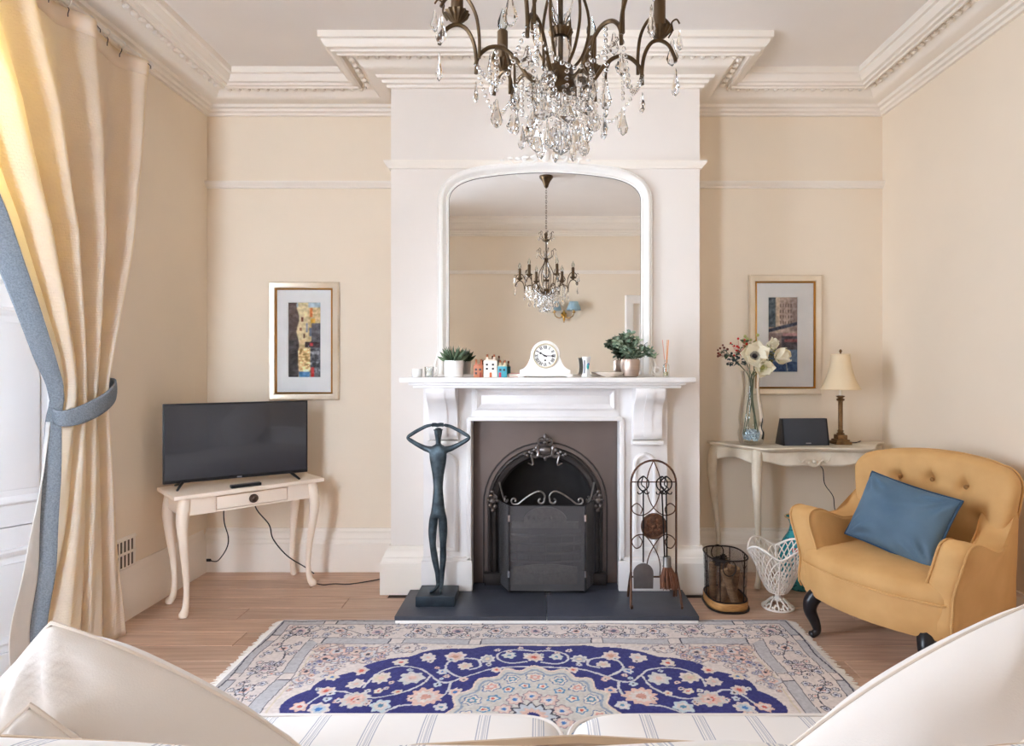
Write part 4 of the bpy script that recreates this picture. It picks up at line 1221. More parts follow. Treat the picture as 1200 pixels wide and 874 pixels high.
def bloom(label, tip, direction, size, npet, cup, seed, group=None, spread=R(20), name='anemone_flower'):
    f = thing(name, label, 'flower', (VX, VY, KZ), 0, group)
    tip = Vector(tip); d = unit(direction)
    q = d.to_track_quat('Z', 'Y').to_matrix().to_4x4()
    stem(f, tip, seed).build('stem', STEM, f)
    for k in range(npet):
        ring_ = k % 2
        m = Matrix.Translation(tip) @ q @ Matrix.Rotation(2 * PI * k / npet + seed, 4, 'Z') @ Matrix.Rotation(-spread - .25 * ring_, 4, 'Y')
        MB().grid(petal_grid(size * (1 - .08 * ring_), size * .52, cup, seed + k), 9, 9).xf(m).build('petal', PETAL, f, solid=.0012, angle=180)
    c = MB().sphere((0, 0, .010), .014, 10, 7, (1, 1, .8))
    for k in range(22):
        a = 2 * PI * k / 22
        c.tube([(.010 * math.cos(a), .010 * math.sin(a), .012), (.024 * math.cos(a), .024 * math.sin(a), .018)], .0012, 4); c.sphere((.025 * math.cos(a), .025 * math.sin(a), .0185), .0028, 5, 4)
    c.xf(Matrix.Translation(tip) @ q).build('centre', DARKC if cup < .03 else YEL, f)
    return f
bloom('large open white flower with dark centre at the front of the vase', (-.005, -.07, .515), (-.15, -1, .35), .098, 7, .012, 1.3)
bloom('white flower drooping low over the vase rim', (.030, -.085, .455), (.1, -1, -.10), .075, 6, .03, 2.1, spread=R(15))
bloom('white flower opening to the right in front of the framed print', (.130, -.03, .505), (.8, -.6, .35), .088, 6, .04, 4.4, spread=R(35))
bloom('small closed white bloom rising behind the other white flowers', (.105, .02, .56), (.6, -.3, .7), .062, 6, .05, 5.7, spread=R(55))
def leafmesh(mb, p, d, L_, W_, up=(0, 0, 1)):
    p = Vector(p); d = unit(d); side = unit(d.cross(Vector(up))); nn = side.cross(d)
    vs = []
    for s in np.linspace(0, 1, 6):
        w = W_ * math.sin(PI * (s * .92 + .04)) ** .8
        c = p + d * L_ * s - Vector((0, 0, 1)) * L_ * .15 * s * s
        vs += [c - side * w + nn * w * .25, c, c + side * w + nn * w * .25]
    fs = []
    for i in range(5):
        for j in range(2): fs.append((i * 3 + j, i * 3 + j + 1, i * 3 + j + 4, i * 3 + j + 3))
    return mb.add(vs, fs)
def sprig(name, label, tip, seed, berry, leafm, nb, nl, spread, lsz=.035, br_=.0075):
    f = thing(name, label, 'flower sprig', (VX, VY, KZ)); rr = random.Random(seed); tip = Vector(tip)
    stem(f, tip, seed, .0022).build('stem', STEM, f)
    for k in range(nb):
        p = tip + Vector((rr.uniform(-1, 1) * spread, rr.uniform(-1, .6) * spread * .6, rr.uniform(-1, 1) * spread))
        b = MB().sphere(p, br_ * rr.uniform(.8, 1.15), 9, 6)
        b.tube([p, p.lerp(tip - Vector((0, 0, spread)), .8)], .0009, 4)
        b.build('berry', berry, f)
    for k in range(nl):
        p = tip + Vector((rr.uniform(-1, 1) * spread, rr.uniform(-1, .6) * spread * .5, rr.uniform(-1.1, .5) * spread))
        leafmesh(MB(), p, (rr.uniform(-1, 1), rr.uniform(-1, .3), rr.uniform(-.4, .9)), lsz * rr.uniform(.7, 1.2), lsz * .34).build('leaf', leafm, f, solid=.0008)
    return f
sprig('berry_sprig', 'sprig of bright red berries rising left of the white flowers', (-.075, -.01, .575), 11, BERRY, LEAF, 13, 12, .055)
sprig('berry_sprig', 'sprig of dark brown berries at the far left of the bouquet', (-.155, 0, .555), 12, BRBERRY, LEAF, 9, 8, .042)
sprig('leaf_sprig', 'dark green leafy sprig hanging low on the left of the bouquet', (-.105, -.02, .505), 13, M('dark_berry', (44, 52, 50), .4), M('blue_green_leaf', (50, 74, 76), .5, var=.2), 6, 16, .045)
sprig('leaf_sprig', 'pale yellow green bud sprig at the top of the bouquet', (.0, .02, .60), 14, YEL, M('olive_leaf', (132, 138, 84), .6, var=.15), 12, 10, .045, .03, .010)
sprig('leaf_sprig', 'grey green leaf sprig behind the right hand white flowers', (.085, .03, .52), 15, YEL, M('sage_leaf', (122, 128, 92), .6, var=.15), 3, 18, .055, .05)

sp = thing('speaker', 'dark grey wedge shaped speaker on the console table', 'speaker', (1.535, 3.60, KZ), R(4))
GR = M('speaker_grille', (62, 64, 70), .8, var=.05, bump=.6, bscale=900)
poly = [(-.075, 0), (.05, 0), (.05, .075), (.012, .155), (-.018, .155), (-.075, .02)]
poly = [(-.055, .0), (.055, .0), (.045, .03), (.0, .155), (-.030, .155), (-.058, .01)]
MB().prism(poly, lambda a, b, h: (h, a, b), -.130, .130).build('grille', GR, sp, bevel=.006)
for s in (-1, 1):
    MB().prism(poly, lambda a, b, h: (h, a, b), s * .131, s * .137).build('end_cap', BEZ, sp, bevel=.002)
MB().box((.01, -.0585, .014), (.030, .002, .006)).build('emblem', MATS['silver_emblem'], sp)

lp = thing('table_lamp', 'table lamp with bronze twisted column and cream bell shade', 'lamp', (1.772, 3.62, KZ))
BRZ = M('antique_bronze', (112, 84, 56), .4, .75, color2=(150, 116, 78), scale=40)
MB().bx(-.046, .046, -.046, .046, 0, .018).bx(-.038, .038, -.038, .038, .018, .030).bx(-.028, .028, -.028, .028, .030, .056).build('base', BRZ, lp, bevel=.003)
MB().lathe([(.020, .056), (.024, .062), (.014, .07), (.018, .078), (.012, .086)], 16).build('collar', BRZ, lp)
tw = MB()
for k in range(3):
    tw.tube([(.0065 * math.cos(2 * PI * k / 3 + t * 34), .0065 * math.sin(2 * PI * k / 3 + t * 34), .084 + t * .17) for t in np.linspace(0, 1, 70)], .0072, 6)
tw.build('twisted_column', BRZ, lp)
MB().lathe([(.010, .25), (.018, .256), (.024, .262), (.020, .268), (.012, .272), (.020, .278), (.026, .284), (.010, .288)], 16).build('capital', BRZ, lp)
MB().lathe([(.010, .286), (.010, .335), (.013, .34), (.013, .38)], 14).build('candle_socket', M('ivory_plastic', (238, 230, 210), .4), lp)
SHADE = cloth_translucent('cream_lampshade', (246, 232, 200), (250, 226, 180), .3)
sh = spline([(.108, .325, 0), (.098, .345, 0), (.080, .385, 0), (.066, .43, 0), (.056, .48, 0), (.050, .53, 0)], 4)
shd = MB().lathe([(p.x, p.y) for p in sh], 40, caps=False).build('lampshade', SHADE, lp, solid=.002, angle=180)
MB().tube([(.109 * math.cos(a), .109 * math.sin(a), .325) for a in np.linspace(0, 2 * PI, 41)[:-1]], .003, 6, closed=True).build('lower_trim', SHADE, shd)
MB().tube([(.0505 * math.cos(a), .0505 * math.sin(a), .53) for a in np.linspace(0, 2 * PI, 31)[:-1]], .003, 6, closed=True).build('upper_trim', SHADE, shd)
MB().tube([(-.05, 0, .529), (.05, 0, .529)], .0018, 5).tube([(0, 0, .38), (0, 0, .535)], .0022, 5).build('shade_carrier', BRZ, lp)
MB().lathe([(0, .53), (.006, .533), (.004, .54), (.009, .548), (.006, .556), (0, .562)], 12).build('finial', BRZ, lp)
MB().tube(spline([(.05, .02, .006), (.10, .02, .006), (.145, .05, .012), (.15, .10, -.006), (.13, .136, -.03)], 4), .003, 6).build('flex', CABLE, lp)
cable('lamp_cable', 'thin dark lamp cable drooping below the console table', [(1.655, 3.66, .785), (1.66, 3.68, .70), (1.70, 3.69, .65), (1.72, 3.71, .56), (1.78, 3.73, .48), (1.80, 3.75, .40), (1.84, 3.77, .30), (1.86, 3.775, .20)], .0028)

# ================================================================ on the floor beside the breast
BKX, BKY = .985, 3.275
bk = thing('log_basket', 'dark wire mesh oval log basket with tan base by the hearth', 'basket', (BKX, BKY, 0))
def oval(rx, ry, z, n=40, e=2.8):
    P = []
    for k in range(n):
        a = 2 * PI * k / n; c, s = math.cos(a), math.sin(a)
        P.append((rx * abs(c) ** (2 / e) * (1 if c > 0 else -1), ry * abs(s) ** (2 / e) * (1 if s > 0 else -1), z))
    return P
RX, RY = .104, .138
def wall_(s, t):
    P = oval(lerp(RX - .006, RX, t), lerp(RY - .006, RY, t), lerp(.052, .27, t))
    return P[int(round(s * 40)) % 40]
BWIRE = screen_mesh(); BWIRE.name = 'brown_basket_mesh'
BWIRE.node_tree.nodes['Principled BSDF'].inputs['Base Color'].default_value = rgba((58, 44, 38))
MB().grid(wall_, 40, 6, wrap_u=True).build('mesh_wall', BWIRE, bk, angle=180)
BIR = M('dark_basket_wire', (44, 36, 34), .5, .6)
MB().tube(oval(RX, RY, .27), .0045, 6, closed=True).build('rim', BIR, bk)
MB().tube(oval(RX - .004, RY - .004, .052), .0045, 6, closed=True).build('lower_rim', BIR, bk)
TAN = M('tan_wicker', (150, 104, 58), .6, color2=(190, 142, 84), scale=30, stretch=(1, 1, 8))
bs = MB()
ring_loft(bs, [(p[0], p[1]) for p in oval(RX + .002, RY + .002, 0)], [(.02, .004), (.95, .004), (.98, .008), (1.0, .02), (1.0, .045), (.98, .05), (.94, .05), (.93, .012), (.02, .012)], XY)
bs.build('base', TAN, bk)
MB().tube(oval(RX + .004, RY + .004, .006), .006, 6, closed=True).build('foot_ring', BIR, bk)
for s, y in ((-1, -RY - .004), (1, RY + .004)):
    MB().tube([(.034 * math.cos(a) - .02 * (s < 0), y, .235 + .040 * math.sin(a)) for a in np.linspace(0, 2 * PI, 19)[:-1]], .003, 6, closed=True).build('ring_handle', BIR, bk)
for k in range(6):
    P0 = oval(RX - .005, RY - .005, .052, 6)[k]; P1 = oval(RX + .001, RY + .001, .27, 6)[k]
    MB().tube([P0, P1], .003, 5).build('upright', BIR, bk)
BARK = M('split_log', (132, 100, 72), .85, color2=(176, 140, 104), scale=14, stretch=(1, 1, 6), bump=.4, bscale=60)
CUT = M('log_end', (206, 172, 130), .8, color2=(180, 140, 98), scale=40)
rnd = random.Random(3)
logs = [((-.045, -.055, .016), (.030, -.03, .215), .026), ((.04, -.06, .016), (-.02, -.045, .20), .023), ((.045, .03, .016), (.05, -.02, .20), .024), ((-.05, .03, .016), (-.045, .05, .205), .026), ((.0, .07, .016), (.02, .07, .215), .025)]
wh = ['leaning across the front', 'crossing behind the front one', 'standing at the side by the white basket', 'standing at the side by the chimney breast', 'standing at the back']
for (a, b, r), w in zip(logs, wh):
    a, b = Vector(a), Vector(b)
    lg = thing('log', 'split firewood log %s of the mesh basket' % w, 'log', (BKX + a.x, BKY + a.y, a.z))
    d = unit(b - a); q = d.to_track_quat('Z', 'Y').to_matrix().to_4x4(); ln = (b - a).length
    out = [(r * math.cos(t) * (1 if math.cos(t) > -.2 else .5), r * math.sin(t) * rnd.uniform(.85, 1.05)) for t in np.linspace(0, 2 * PI, 11)[:-1]]
    MB().prism(out, XY, .004, ln - .004).xf(q).build('bark', BARK, lg, smooth=False)
    MB().prism([(x * .93, y * .93) for x, y in out], XY, .0, ln).xf(q).build('cut_end', CUT, lg, smooth=False)
for k, (dx, dy, w) in enumerate(((-.045, -.01, 'beside the chimney breast'), (.0, .03, 'in the middle'))):
    pcn = thing('pine_cone', 'dark pine cone resting on the logs %s of the basket' % w, 'pine cone', (BKX + dx, BKY + dy, .205))
    sc_ = MB()
    for i in range(46):
        z = i / 46; a = i * 2.39996; r = .022 * math.sin(PI * (z * .85 + .12))
        leafmesh(sc_, (r * .4 * math.cos(a), r * .4 * math.sin(a), z * .05), (math.cos(a), math.sin(a), .5), r * .9 + .004, .006)
    o = sc_.build('scales', M('pine_cone_dark', (44, 34, 30), .8, var=.3), pcn, solid=.001); o['kind'] = 'stuff'
    MB().sphere((0, 0, .025), .012, 8, 6, (1, 1, 2)).build('core', MATS['pine_cone_dark'], pcn)

LXC, LYC = 1.248, 3.225
lb = thing('lattice_basket', 'white lattice basket on a pierced foot beside the armchair', 'basket', (LXC, LYC, 0))
WIC = M('white_enamel_lattice', (240, 234, 226), .45)
def lat(th, t):
    pet = abs(math.cos(2 * (th - .5)))
    r = interp(t, [0, .15, .4, .7, 1], [.050, .070, .092, .112, .148 ]) + .004 * pet * t
    z = .088 + t * (.20 + .050 * pet ** 1.3)
    return Vector((r * math.cos(th), r * math.sin(th), z))
w1 = MB()
NL = 27
for k in range(NL):
    for s in (-1, 1):
        w1.tube([lat(2 * PI * k / NL + s * t * .95, t) for t in np.linspace(0, 1, 13)], .0030, 5)
o = w1.build('lattice', WIC, lb); o['kind'] = 'stuff'
MB().tube([lat(a, 1) for a in np.linspace(0, 2 * PI, 81)[:-1]], .0058, 7, closed=True).build('rim', WIC, lb)
for k in range(4):
    MB().tube([lat(.5 + PI / 4 + k * PI / 2, t) for t in np.linspace(0, 1, 9)], .0045, 6).build('rib', WIC, lb)
MB().lathe([(.0, .082), (.050, .084), (.052, .09), (.0, .092)], 24).build('bowl_base', WIC, lb)
MB().lathe([(.020, .085), (.014, .07), (.016, .055), (.028, .045)], 16, caps=True).build('stem', WIC, lb)
ft2 = MB()
for k in range(9):
    a = 2 * PI * k / 9
    def fp_(r, da, z): return Vector((r * math.cos(a + da), r * math.sin(a + da), z))
    ft2.tube(spline([fp_(.026, 0, .05), fp_(.045, .12, .036), fp_(.066, .25, .014), fp_(.078, .12, .006), fp_(.070, -.08, .012), fp_(.052, -.05, .028), fp_(.056, .10, .024)], 4), .0042, 6)
    ft2.sphere(fp_(.062, -.25, .014), .007, 6, 5)
o = ft2.build('foot_scrolls', WIC, lb); o['kind'] = 'stuff'
MB().tube([(.079 * math.cos(a), .079 * math.sin(a), .006) for a in np.linspace(0, 2 * PI, 37)[:-1]], .0055, 6, closed=True).build('foot_ring', WIC, lb)

def teal_mat():
    m = M('teal_enamel', (24, 128, 140), .25, color2=(60, 164, 170), scale=18, coat=.5)
    nt = m.node_tree; n = nt.nodes; L = nt.links; b = n['Principled BSDF']
    old = b.inputs['Base Color'].links[0].from_socket
    vo = n.new('ShaderNodeTexVoronoi'); vo.inputs['Scale'].default_value = 60
    tc = [x for x in n if x.type == 'TEX_COORD'][0]; L.new(tc.outputs['Object'], vo.inputs['Vector'])
    lt = n.new('ShaderNodeMath'); lt.operation = 'LESS_THAN'; lt.inputs[1].default_value = .26; L.new(vo.outputs['Distance'], lt.inputs[0])
    mx = n.new('ShaderNodeMix'); mx.data_type = 'RGBA'; L.new(lt.outputs[0], mx.inputs[0]); L.new(old, mx.inputs[6]); mx.inputs[7].default_value = rgba((20, 72, 96))
    L.new(mx.outputs[2], b.inputs['Base Color'])
    return m
tv_ = thing('floor_vase', 'teal enamel floor vase with red flowers behind the white basket', 'vase', (1.475, 3.50, 0))
vpr = spline([(.055, .002, 0), (.075, .03, 0), (.108, .12, 0), (.112, .19, 0), (.090, .27, 0), (.058, .325, 0), (.050, .365, 0), (.058, .392, 0), (.074, .410, 0)], 4)
MB().lathe([(.001, .002)] + [(p.x, p.y) for p in vpr] + [(p.x - .005, p.y) for p in reversed(vpr)][:-4] + [(.001, .04)], 40, caps=False).build('body', teal_mat(), tv_)
MB().tube([(.0745 * math.cos(a), .0745 * math.sin(a), .410) for a in np.linspace(0, 2 * PI, 41)[:-1]], .0045, 7, closed=True).build('gilt_rim', M('gilt_rim', (196, 168, 120), .3, .7), tv_)
REDF = M('red_enamel', (214, 74, 40), .3)
for a, z in ((R(250), .345), (R(262), .33), (R(235), .24), (R(275), .20)):
    f = MB(); r = interp(z, [.19, .27, .325, .365], [.113, .091, .059, .051])
    for k in range(5):
        t = 2 * PI * k / 5
        f.sphere((r * math.cos(a + .10 * math.cos(t)), r * math.sin(a + .10 * math.cos(t)), z + .010 * math.sin(t)), .0065, 7, 5, (1, 1, 1))
    f.build('painted_flower', REDF, tv_)
# ================================================================ bronze figure on the hearth
BRONZE = M('verdigris_bronze', (48, 56, 62), .42, .7, color2=(80, 92, 98), scale=26, bump=.35, bscale=70)
SXc, SYc = -.538, 3.20
stt = thing('statue', 'tall slender verdigris bronze figure with arms raised over its head', 'statue', (SXc, SYc, HZ))
MB().bx(-.102, .098, -.085, .085, 0, .052).build('plinth', M('dark_bronze_plinth', (52, 60, 68), .4, .6, var=.2, scale=20), stt, bevel=.004)
def skin_mesh(name, nodes, edges, mat, parent, root=0, sub=2):
    me = bpy.data.meshes.new(name)
    me.from_pydata([n_[0] for n_ in nodes], edges, [])
    o = bpy.data.objects.new(name, me); COL.objects.link(o)
    o.modifiers.new('skin', 'SKIN').use_smooth_shade = True
    sv = me.skin_vertices[0].data if len(me.skin_vertices) else None
    if sv is None:
        me.attributes  # touch
    for i, n_ in enumerate(nodes):
        r = n_[1]; r = r if hasattr(r, '__len__') else (r, r)
        me.skin_vertices[0].data[i].radius = r
        me.skin_vertices[0].data[i].use_root = (i == root)
    s = o.modifiers.new('sub', 'SUBSURF'); s.levels = sub; s.render_levels = sub
    dg = bpy.context.evaluated_depsgraph_get()
    m2 = bpy.data.meshes.new_from_object(o.evaluated_get(dg))
    bpy.data.objects.remove(o)
    m2.name = name; m2.materials.clear(); m2.materials.append(mat); m2.shade_smooth()
    o2 = bpy.data.objects.new(name, m2); COL.objects.link(o2); o2.parent = parent
    return o2
Z0 = .045
N = [((0, 0, .525 - Z0), (.040, .033)),      # 0 pelvis
     ((0, 0, .575 - Z0), (.032, .027)),      # 1
     ((0, 0, .640 - Z0), (.026, .023)),      # 2 waist
     ((0, 0, .715 - Z0), (.034, .027)),      # 3 ribs
     ((0, .0, .785 - Z0), (.050, .031)),     # 4 chest
     ((0, 0, .832 - Z0), (.040, .024)),      # 5 collar
     ((.001, 0, .862 - Z0), (.014, .014)),   # 6 neck
     ((.001, -.004, .895 - Z0), (.015, .016)),  # 7 jaw
     ((.001, -.004, .925 - Z0), (.021, .024)),  # 8 face
     ((.001, -.002, .952 - Z0), (.021, .022)),  # 9 crown
     ((-.062, 0, .838 - Z0), .017), ((-.110, -.004, .863 - Z0), .0125), ((-.148, -.008, .888 - Z0), .0115), ((-.160, -.008, .898 - Z0), .010), ((-.150, -.008, .908 - Z0), .0105), ((-.112, -.006, .932 - Z0), .0105), ((-.062, -.006, .958 - Z0), .0095), ((-.026, -.010, .966 - Z0), (.013, .008)),
     ((.062, 0, .838 - Z0), .017), ((.112, -.004, .863 - Z0), .0125), ((.154, -.008, .888 - Z0), .0115), ((.166, -.008, .898 - Z0), .010), ((.156, -.008, .908 - Z0), .0105), ((.116, -.006, .932 - Z0), .0105), ((.064, -.006, .958 - Z0), .0095), ((.028, -.010, .966 - Z0), (.013, .008)),
     ((-.024, 0, .47 - Z0), (.021, .026)), ((-.030, -.002, .40 - Z0), (.020, .024)), ((-.027, -.006, .335 - Z0), (.016, .018)), ((-.019, .0, .27 - Z0), (.016, .019)), ((-.004, .004, .19 - Z0), (.013, .014)), ((.0, .006, .125 - Z0), (.011, .012)), ((-.014, -.02, .108 - Z0), (.013, .009)), ((-.038, -.040, .103 - Z0), (.012, .006)),
     ((.024, 0, .47 - Z0), (.021, .026)), ((.027, -.002, .40 - Z0), (.020, .024)), ((.026, -.004, .335 - Z0), (.016, .018)), ((.026, .002, .27 - Z0), (.016, .019)), ((.020, .002, .19 - Z0), (.013, .014)), ((.017, .0, .125 - Z0), (.011, .012)), ((.018, -.024, .108 - Z0), (.012, .009)), ((.022, -.052, .103 - Z0), (.013, .006))]
def chain(*ids): return list(zip(ids, ids[1:]))
E = chain(*range(10)) + chain(5, *range(10, 18)) + chain(5, *range(18, 26)) + chain(0, *range(26, 34)) + chain(0, *range(34, 42))
skin_mesh('figure', N, E, BRONZE, stt)
hb = MB()
hb.sphere((.001, -.026, .925 - Z0), .0065, 7, 5, (.7, 1, 1.6))                      # nose
hb.sphere((.001, -.026, .908 - Z0), .005, 7, 4, (1.6, .7, .5))                      # mouth
hb.tube([(.001 + .0225 * math.cos(a), -.003 + .024 * math.sin(a), .938 - Z0) for a in np.linspace(0, 2 * PI, 21)[:-1]], .003, 5, closed=True)   # head band
o = hb.build('face', BRONZE, stt); o['kind'] = 'stuff'
for s in (-1, 1):
    for k in range(4):
        MB().tube(spline([(s * .030, -.010, .972 - Z0 - .005 * k), (s * .014, -.016, .974 - Z0 - .005 * k), (-s * .002, -.020, .971 - Z0 - .005 * k)], 3), .003, 5).build('finger', BRONZE, stt)
# ================================================================ overmantel mirror
mr = thing('overmantel_mirror', 'large arched white framed overmantel mirror with carved crest', 'mirror', (.022, YF, MZ))
FRM = M('white_mirror_frame', (244, 240, 234), .35, var=.015)
SILV = bpy.data.materials.new('mirror_silvering'); SILV.use_nodes = True
_b = SILV.node_tree.nodes['Principled BSDF']; _b.inputs['Metallic'].default_value = 1; _b.inputs['Roughness'].default_value = .012
_no = SILV.node_tree.nodes.new('ShaderNodeTexNoise'); _no.inputs['Scale'].default_value = 2
_rp = SILV.node_tree.nodes.new('ShaderNodeValToRGB'); _rp.color_ramp.elements[0].color = (.90, .90, .89, 1); _rp.color_ramp.elements[1].color = (.94, .94, .93, 1)
SILV.node_tree.links.new(_no.outputs['Fac'], _rp.inputs['Fac']); SILV.node_tree.links.new(_rp.outputs['Color'], _b.inputs['Base Color'])
GW, G1, GT = .543, .985, 1.150     # glass half width, shoulder height, crown (above the shelf)
def arch(off, zb):
    w = GW + off
    left = [(-w, zb), (-w, G1 - .01)] + bez((-w, G1), (-w, G1 + .095 + off * .5), (-w + .11, G1 + .130 + off), (-.30, GT - .020 + off), 12) + bez((-.30, GT - .020 + off), (-.2, GT - .006 + off), (-.1, GT + off), (0, GT + off), 8)[1:]
    return left + [(-x, z) for x, z in reversed(left[:-1])]
T = lambda a, b, h: (a, -h, b)
PATH = arch(0, .012)
PROF = [(0, .006), (-.004, .016), (.004, .020), (.010, .016), (.016, .022), (.026, .036), (.036, .040), (.046, .036), (.052, .026), (.056, .028), (.060, .020), (.060, .0)]
MB().sweep(PATH, PROF, T).build('frame', FRM, mr, angle=30)
MB().sweep(PATH, [(-.008, .006), (-.004, .011), (.0, .011), (.002, .006)], T).build('sight_edge', M('pewter_edge', (118, 112, 108), .3, .6), mr)
MB().prism(arch(.004, .008), T, .004, .009).build('glass', SILV, mr, smooth=False)
MB().prism(arch(.03, .002), T, .0005, .003).build('backing', M('mirror_back', (120, 100, 80), .8), mr, smooth=False)
MB().bx(-.60, .60, -.045, 0, .0, .014).build('base_rail', FRM, mr, bevel=.003)
cr = MB(); ct_ = GT + .062
for s in (-1, 1):
    cr.tube([(s * (.03 + .055 * t + .020 * math.cos(5 * t)), -.034, ct_ + .010 + .020 * math.sin(5 * t) - .010 * t) for t in np.linspace(0, 2.6, 40)], list(np.linspace(.012, .005, 40)), 7)
    for k in range(5):
        cr.sphere((s * (.06 + .045 * k), -.034, ct_ + .014 - .004 * k + .006 * (k % 2)), .016 - .0015 * k, 8, 6, (1.4, .8, .8))
cr.sphere((0, -.036, ct_ + .024), .030, 10, 7, (.9, .6, 1.2)); cr.sphere((0, -.036, ct_ + .060), .014, 8, 6)
cr.build('crest', FRM, mr)
for s in (-1, 1):
    sc2 = MB().tube([(s * (GW + .085 - .030 * math.cos(t) * (1 - t / 12)), -.012, .034 + .026 * math.sin(t) * (1 - t / 12)) for t in np.linspace(-2.0, 6.0, 34)], list(np.linspace(.011, .006, 34)), 7)
    sc2.tube(spline([(s * (GW + .07), -.012, .03), (s * (GW + .075), -.012, .065), (s * (GW + .066), -.012, .10), (s * (GW + .058), -.012, .14)], 5), list(np.linspace(.012, .004, 16)), 7)
    sc2.build('foot_scroll', FRM, mr)

# ================================================================ ornaments on the mantel shelf
MY = 3.27
WCER = M('white_ceramic', (238, 237, 233), .3, var=.01)
# frosted votive and glass tealight
v = thing('votive_candle', 'small frosted white votive candle at the end of the mantel', 'candle', (-.662, MY, MZ))
MB().lathe([(.0, .0), (.022, .0), (.026, .005), (.028, .035), (.026, .045), (.022, .044), (.020, .030), (0, .030)], 20).build('cup', WCER, v)
MB().lathe([(0, .030), (.018, .030), (.016, .034), (0, .035)], 16).build('wax', M('wax', (248, 244, 232), .6), v)
MB().tube([(0, 0, .034), (.001, 0, .044)], .0012, 5).build('wick', DARKC, v)
v = thing('glass_tealight', 'clear glass tealight tumbler beside the frosted votive', 'candle holder', (-.598, MY, MZ))
MB().lathe([(0, .002), (.022, .002), (.026, .055), (.027, .056)], 20, caps=False).build('tumbler', VG, v)
MB().lathe([(0, .010), (.018, .010), (.018, .022), (0, .022)], 16).build('tealight', M('wax', (248, 244, 232), .6), v)
# succulent
v = thing('potted_succulent', 'spiky green succulent in a plain white cylinder pot', 'plant', (-.466, MY, MZ))
MB().lathe([(0, 0), (.046, 0), (.050, .004), (.052, .088), (.048, .090), (.046, .080), (0, .080)], 28).build('pot', WCER, v)
MB().lathe([(0, .080), (.045, .080), (.030, .086), (0, .088)], 18).build('soil', M('soil', (70, 56, 46), .9, var=.3, scale=90), v)
SUC = M('succulent_green', (62, 84, 62), .5, color2=(108, 128, 96), scale=14)
rnd = random.Random(2)
for k in range(26):
    a = k * 2.39996; e = lerp(R(80), R(14), k / 25); L_ = lerp(.080, .078, k / 25)
    d = Vector((math.cos(a) * math.cos(e), math.sin(a) * math.cos(e), math.sin(e)))
    p0 = Vector((.012 * math.cos(a), .012 * math.sin(a), .082))
    MB().tube([p0, p0 + d * L_ * .4, p0 + d * L_ * .75 + Vector((0, 0, .004)), p0 + d * L_ + Vector((0, 0, .010))], [.008, .011, .0075, .0008], 6, flat=.45).build('leaf', SUC, v)
# three ceramic houses
def house(label, x, w, h, d, col, wins, door, doorcol, roofz, roofcol=None):
    v = thing('ceramic_house', label, 'ornament', (x, MY - .01, MZ))
    m = M('house_glaze_%d' % int(x * 1000 + 999), col, .4, var=.05, scale=30)
    MB().prism([(-w / 2, 0), (w / 2, 0), (w / 2, h), (w / 2 * .62, h + roofz), (-w / 2 * .62, h + roofz), (-w / 2, h)], T, -d / 2, d / 2).build('walls', m, v, bevel=.002)
    rm_ = M('house_roof_' + str(roofcol), roofcol, .5)
    MB().prism([(-w / 2 - .002, h), (w / 2 + .002, h), (w / 2 * .62, h + roofz + .002), (-w / 2 * .62, h + roofz + .002)], T, -d / 2 - .001, d / 2 + .001).build('roof', rm_, v, bevel=.001)
    for wx, wz in wins:
        MB().bx(wx - .0055, wx + .0055, -d / 2 - .0015, -d / 2 + .002, wz, wz + .011).build('window', M('house_dark', (52, 46, 48), .4), v, smooth=False)
    MB().bx(door - .006, door + .006, -d / 2 - .002, -d / 2 + .002, 0, .026).build('door', M('house_door_' + str(doorcol), doorcol, .4), v, smooth=False)
    for s in (-1, 1):
        c = MB().bx(s * w * .26 - .006, s * w * .26 + .006, -.006, .006, h, h + roofz + .014).build('chimney', rm_, v)
        MB().lathe([(.004, 0), (.006, .002), (.005, .012), (.006, .014), (.003, .014)], 10, (s * w * .26, 0, h + roofz + .014)).build('chimney_pot', M('terracotta_pot', (150, 84, 48), .7), c)
house('tall cream ceramic house ornament between two smaller houses', -.268, .072, .086, .05, (240, 228, 214), [(-.018, .040), (.014, .040), (-.018, .062), (.014, .062)], .002, (196, 98, 52), .008, (226, 204, 184))
house('terracotta coloured small ceramic house ornament on the mantel', -.332, .050, .062, .045, (186, 112, 76), [(-.012, .036), (.010, .036), (-.012, .016)], .012, (150, 60, 40), .006, (170, 96, 64))
house('turquoise small ceramic house ornament on the mantel', -.205, .048, .058, .045, (74, 160, 176), [(-.010, .034), (.010, .034)], -.012, (196, 50, 72), .006, (206, 196, 160))
v = thing('small_book', 'small pink book lying flat on the mantel beside the clock', 'book', (-.128, MY + .03, MZ), R(6))
MB().bx(-.045, .045, -.032, .032, .003, .018).build('pages', M('paper', (240, 232, 220), .8), v)
MB().bx(-.047, .047, -.034, .034, 0, .003).bx(-.047, .047, -.034, .034, .018, .021).bx(-.047, .047, .031, .034, 0, .021).build('cover', M('pink_cover', (214, 160, 150), .6), v, bevel=.001)
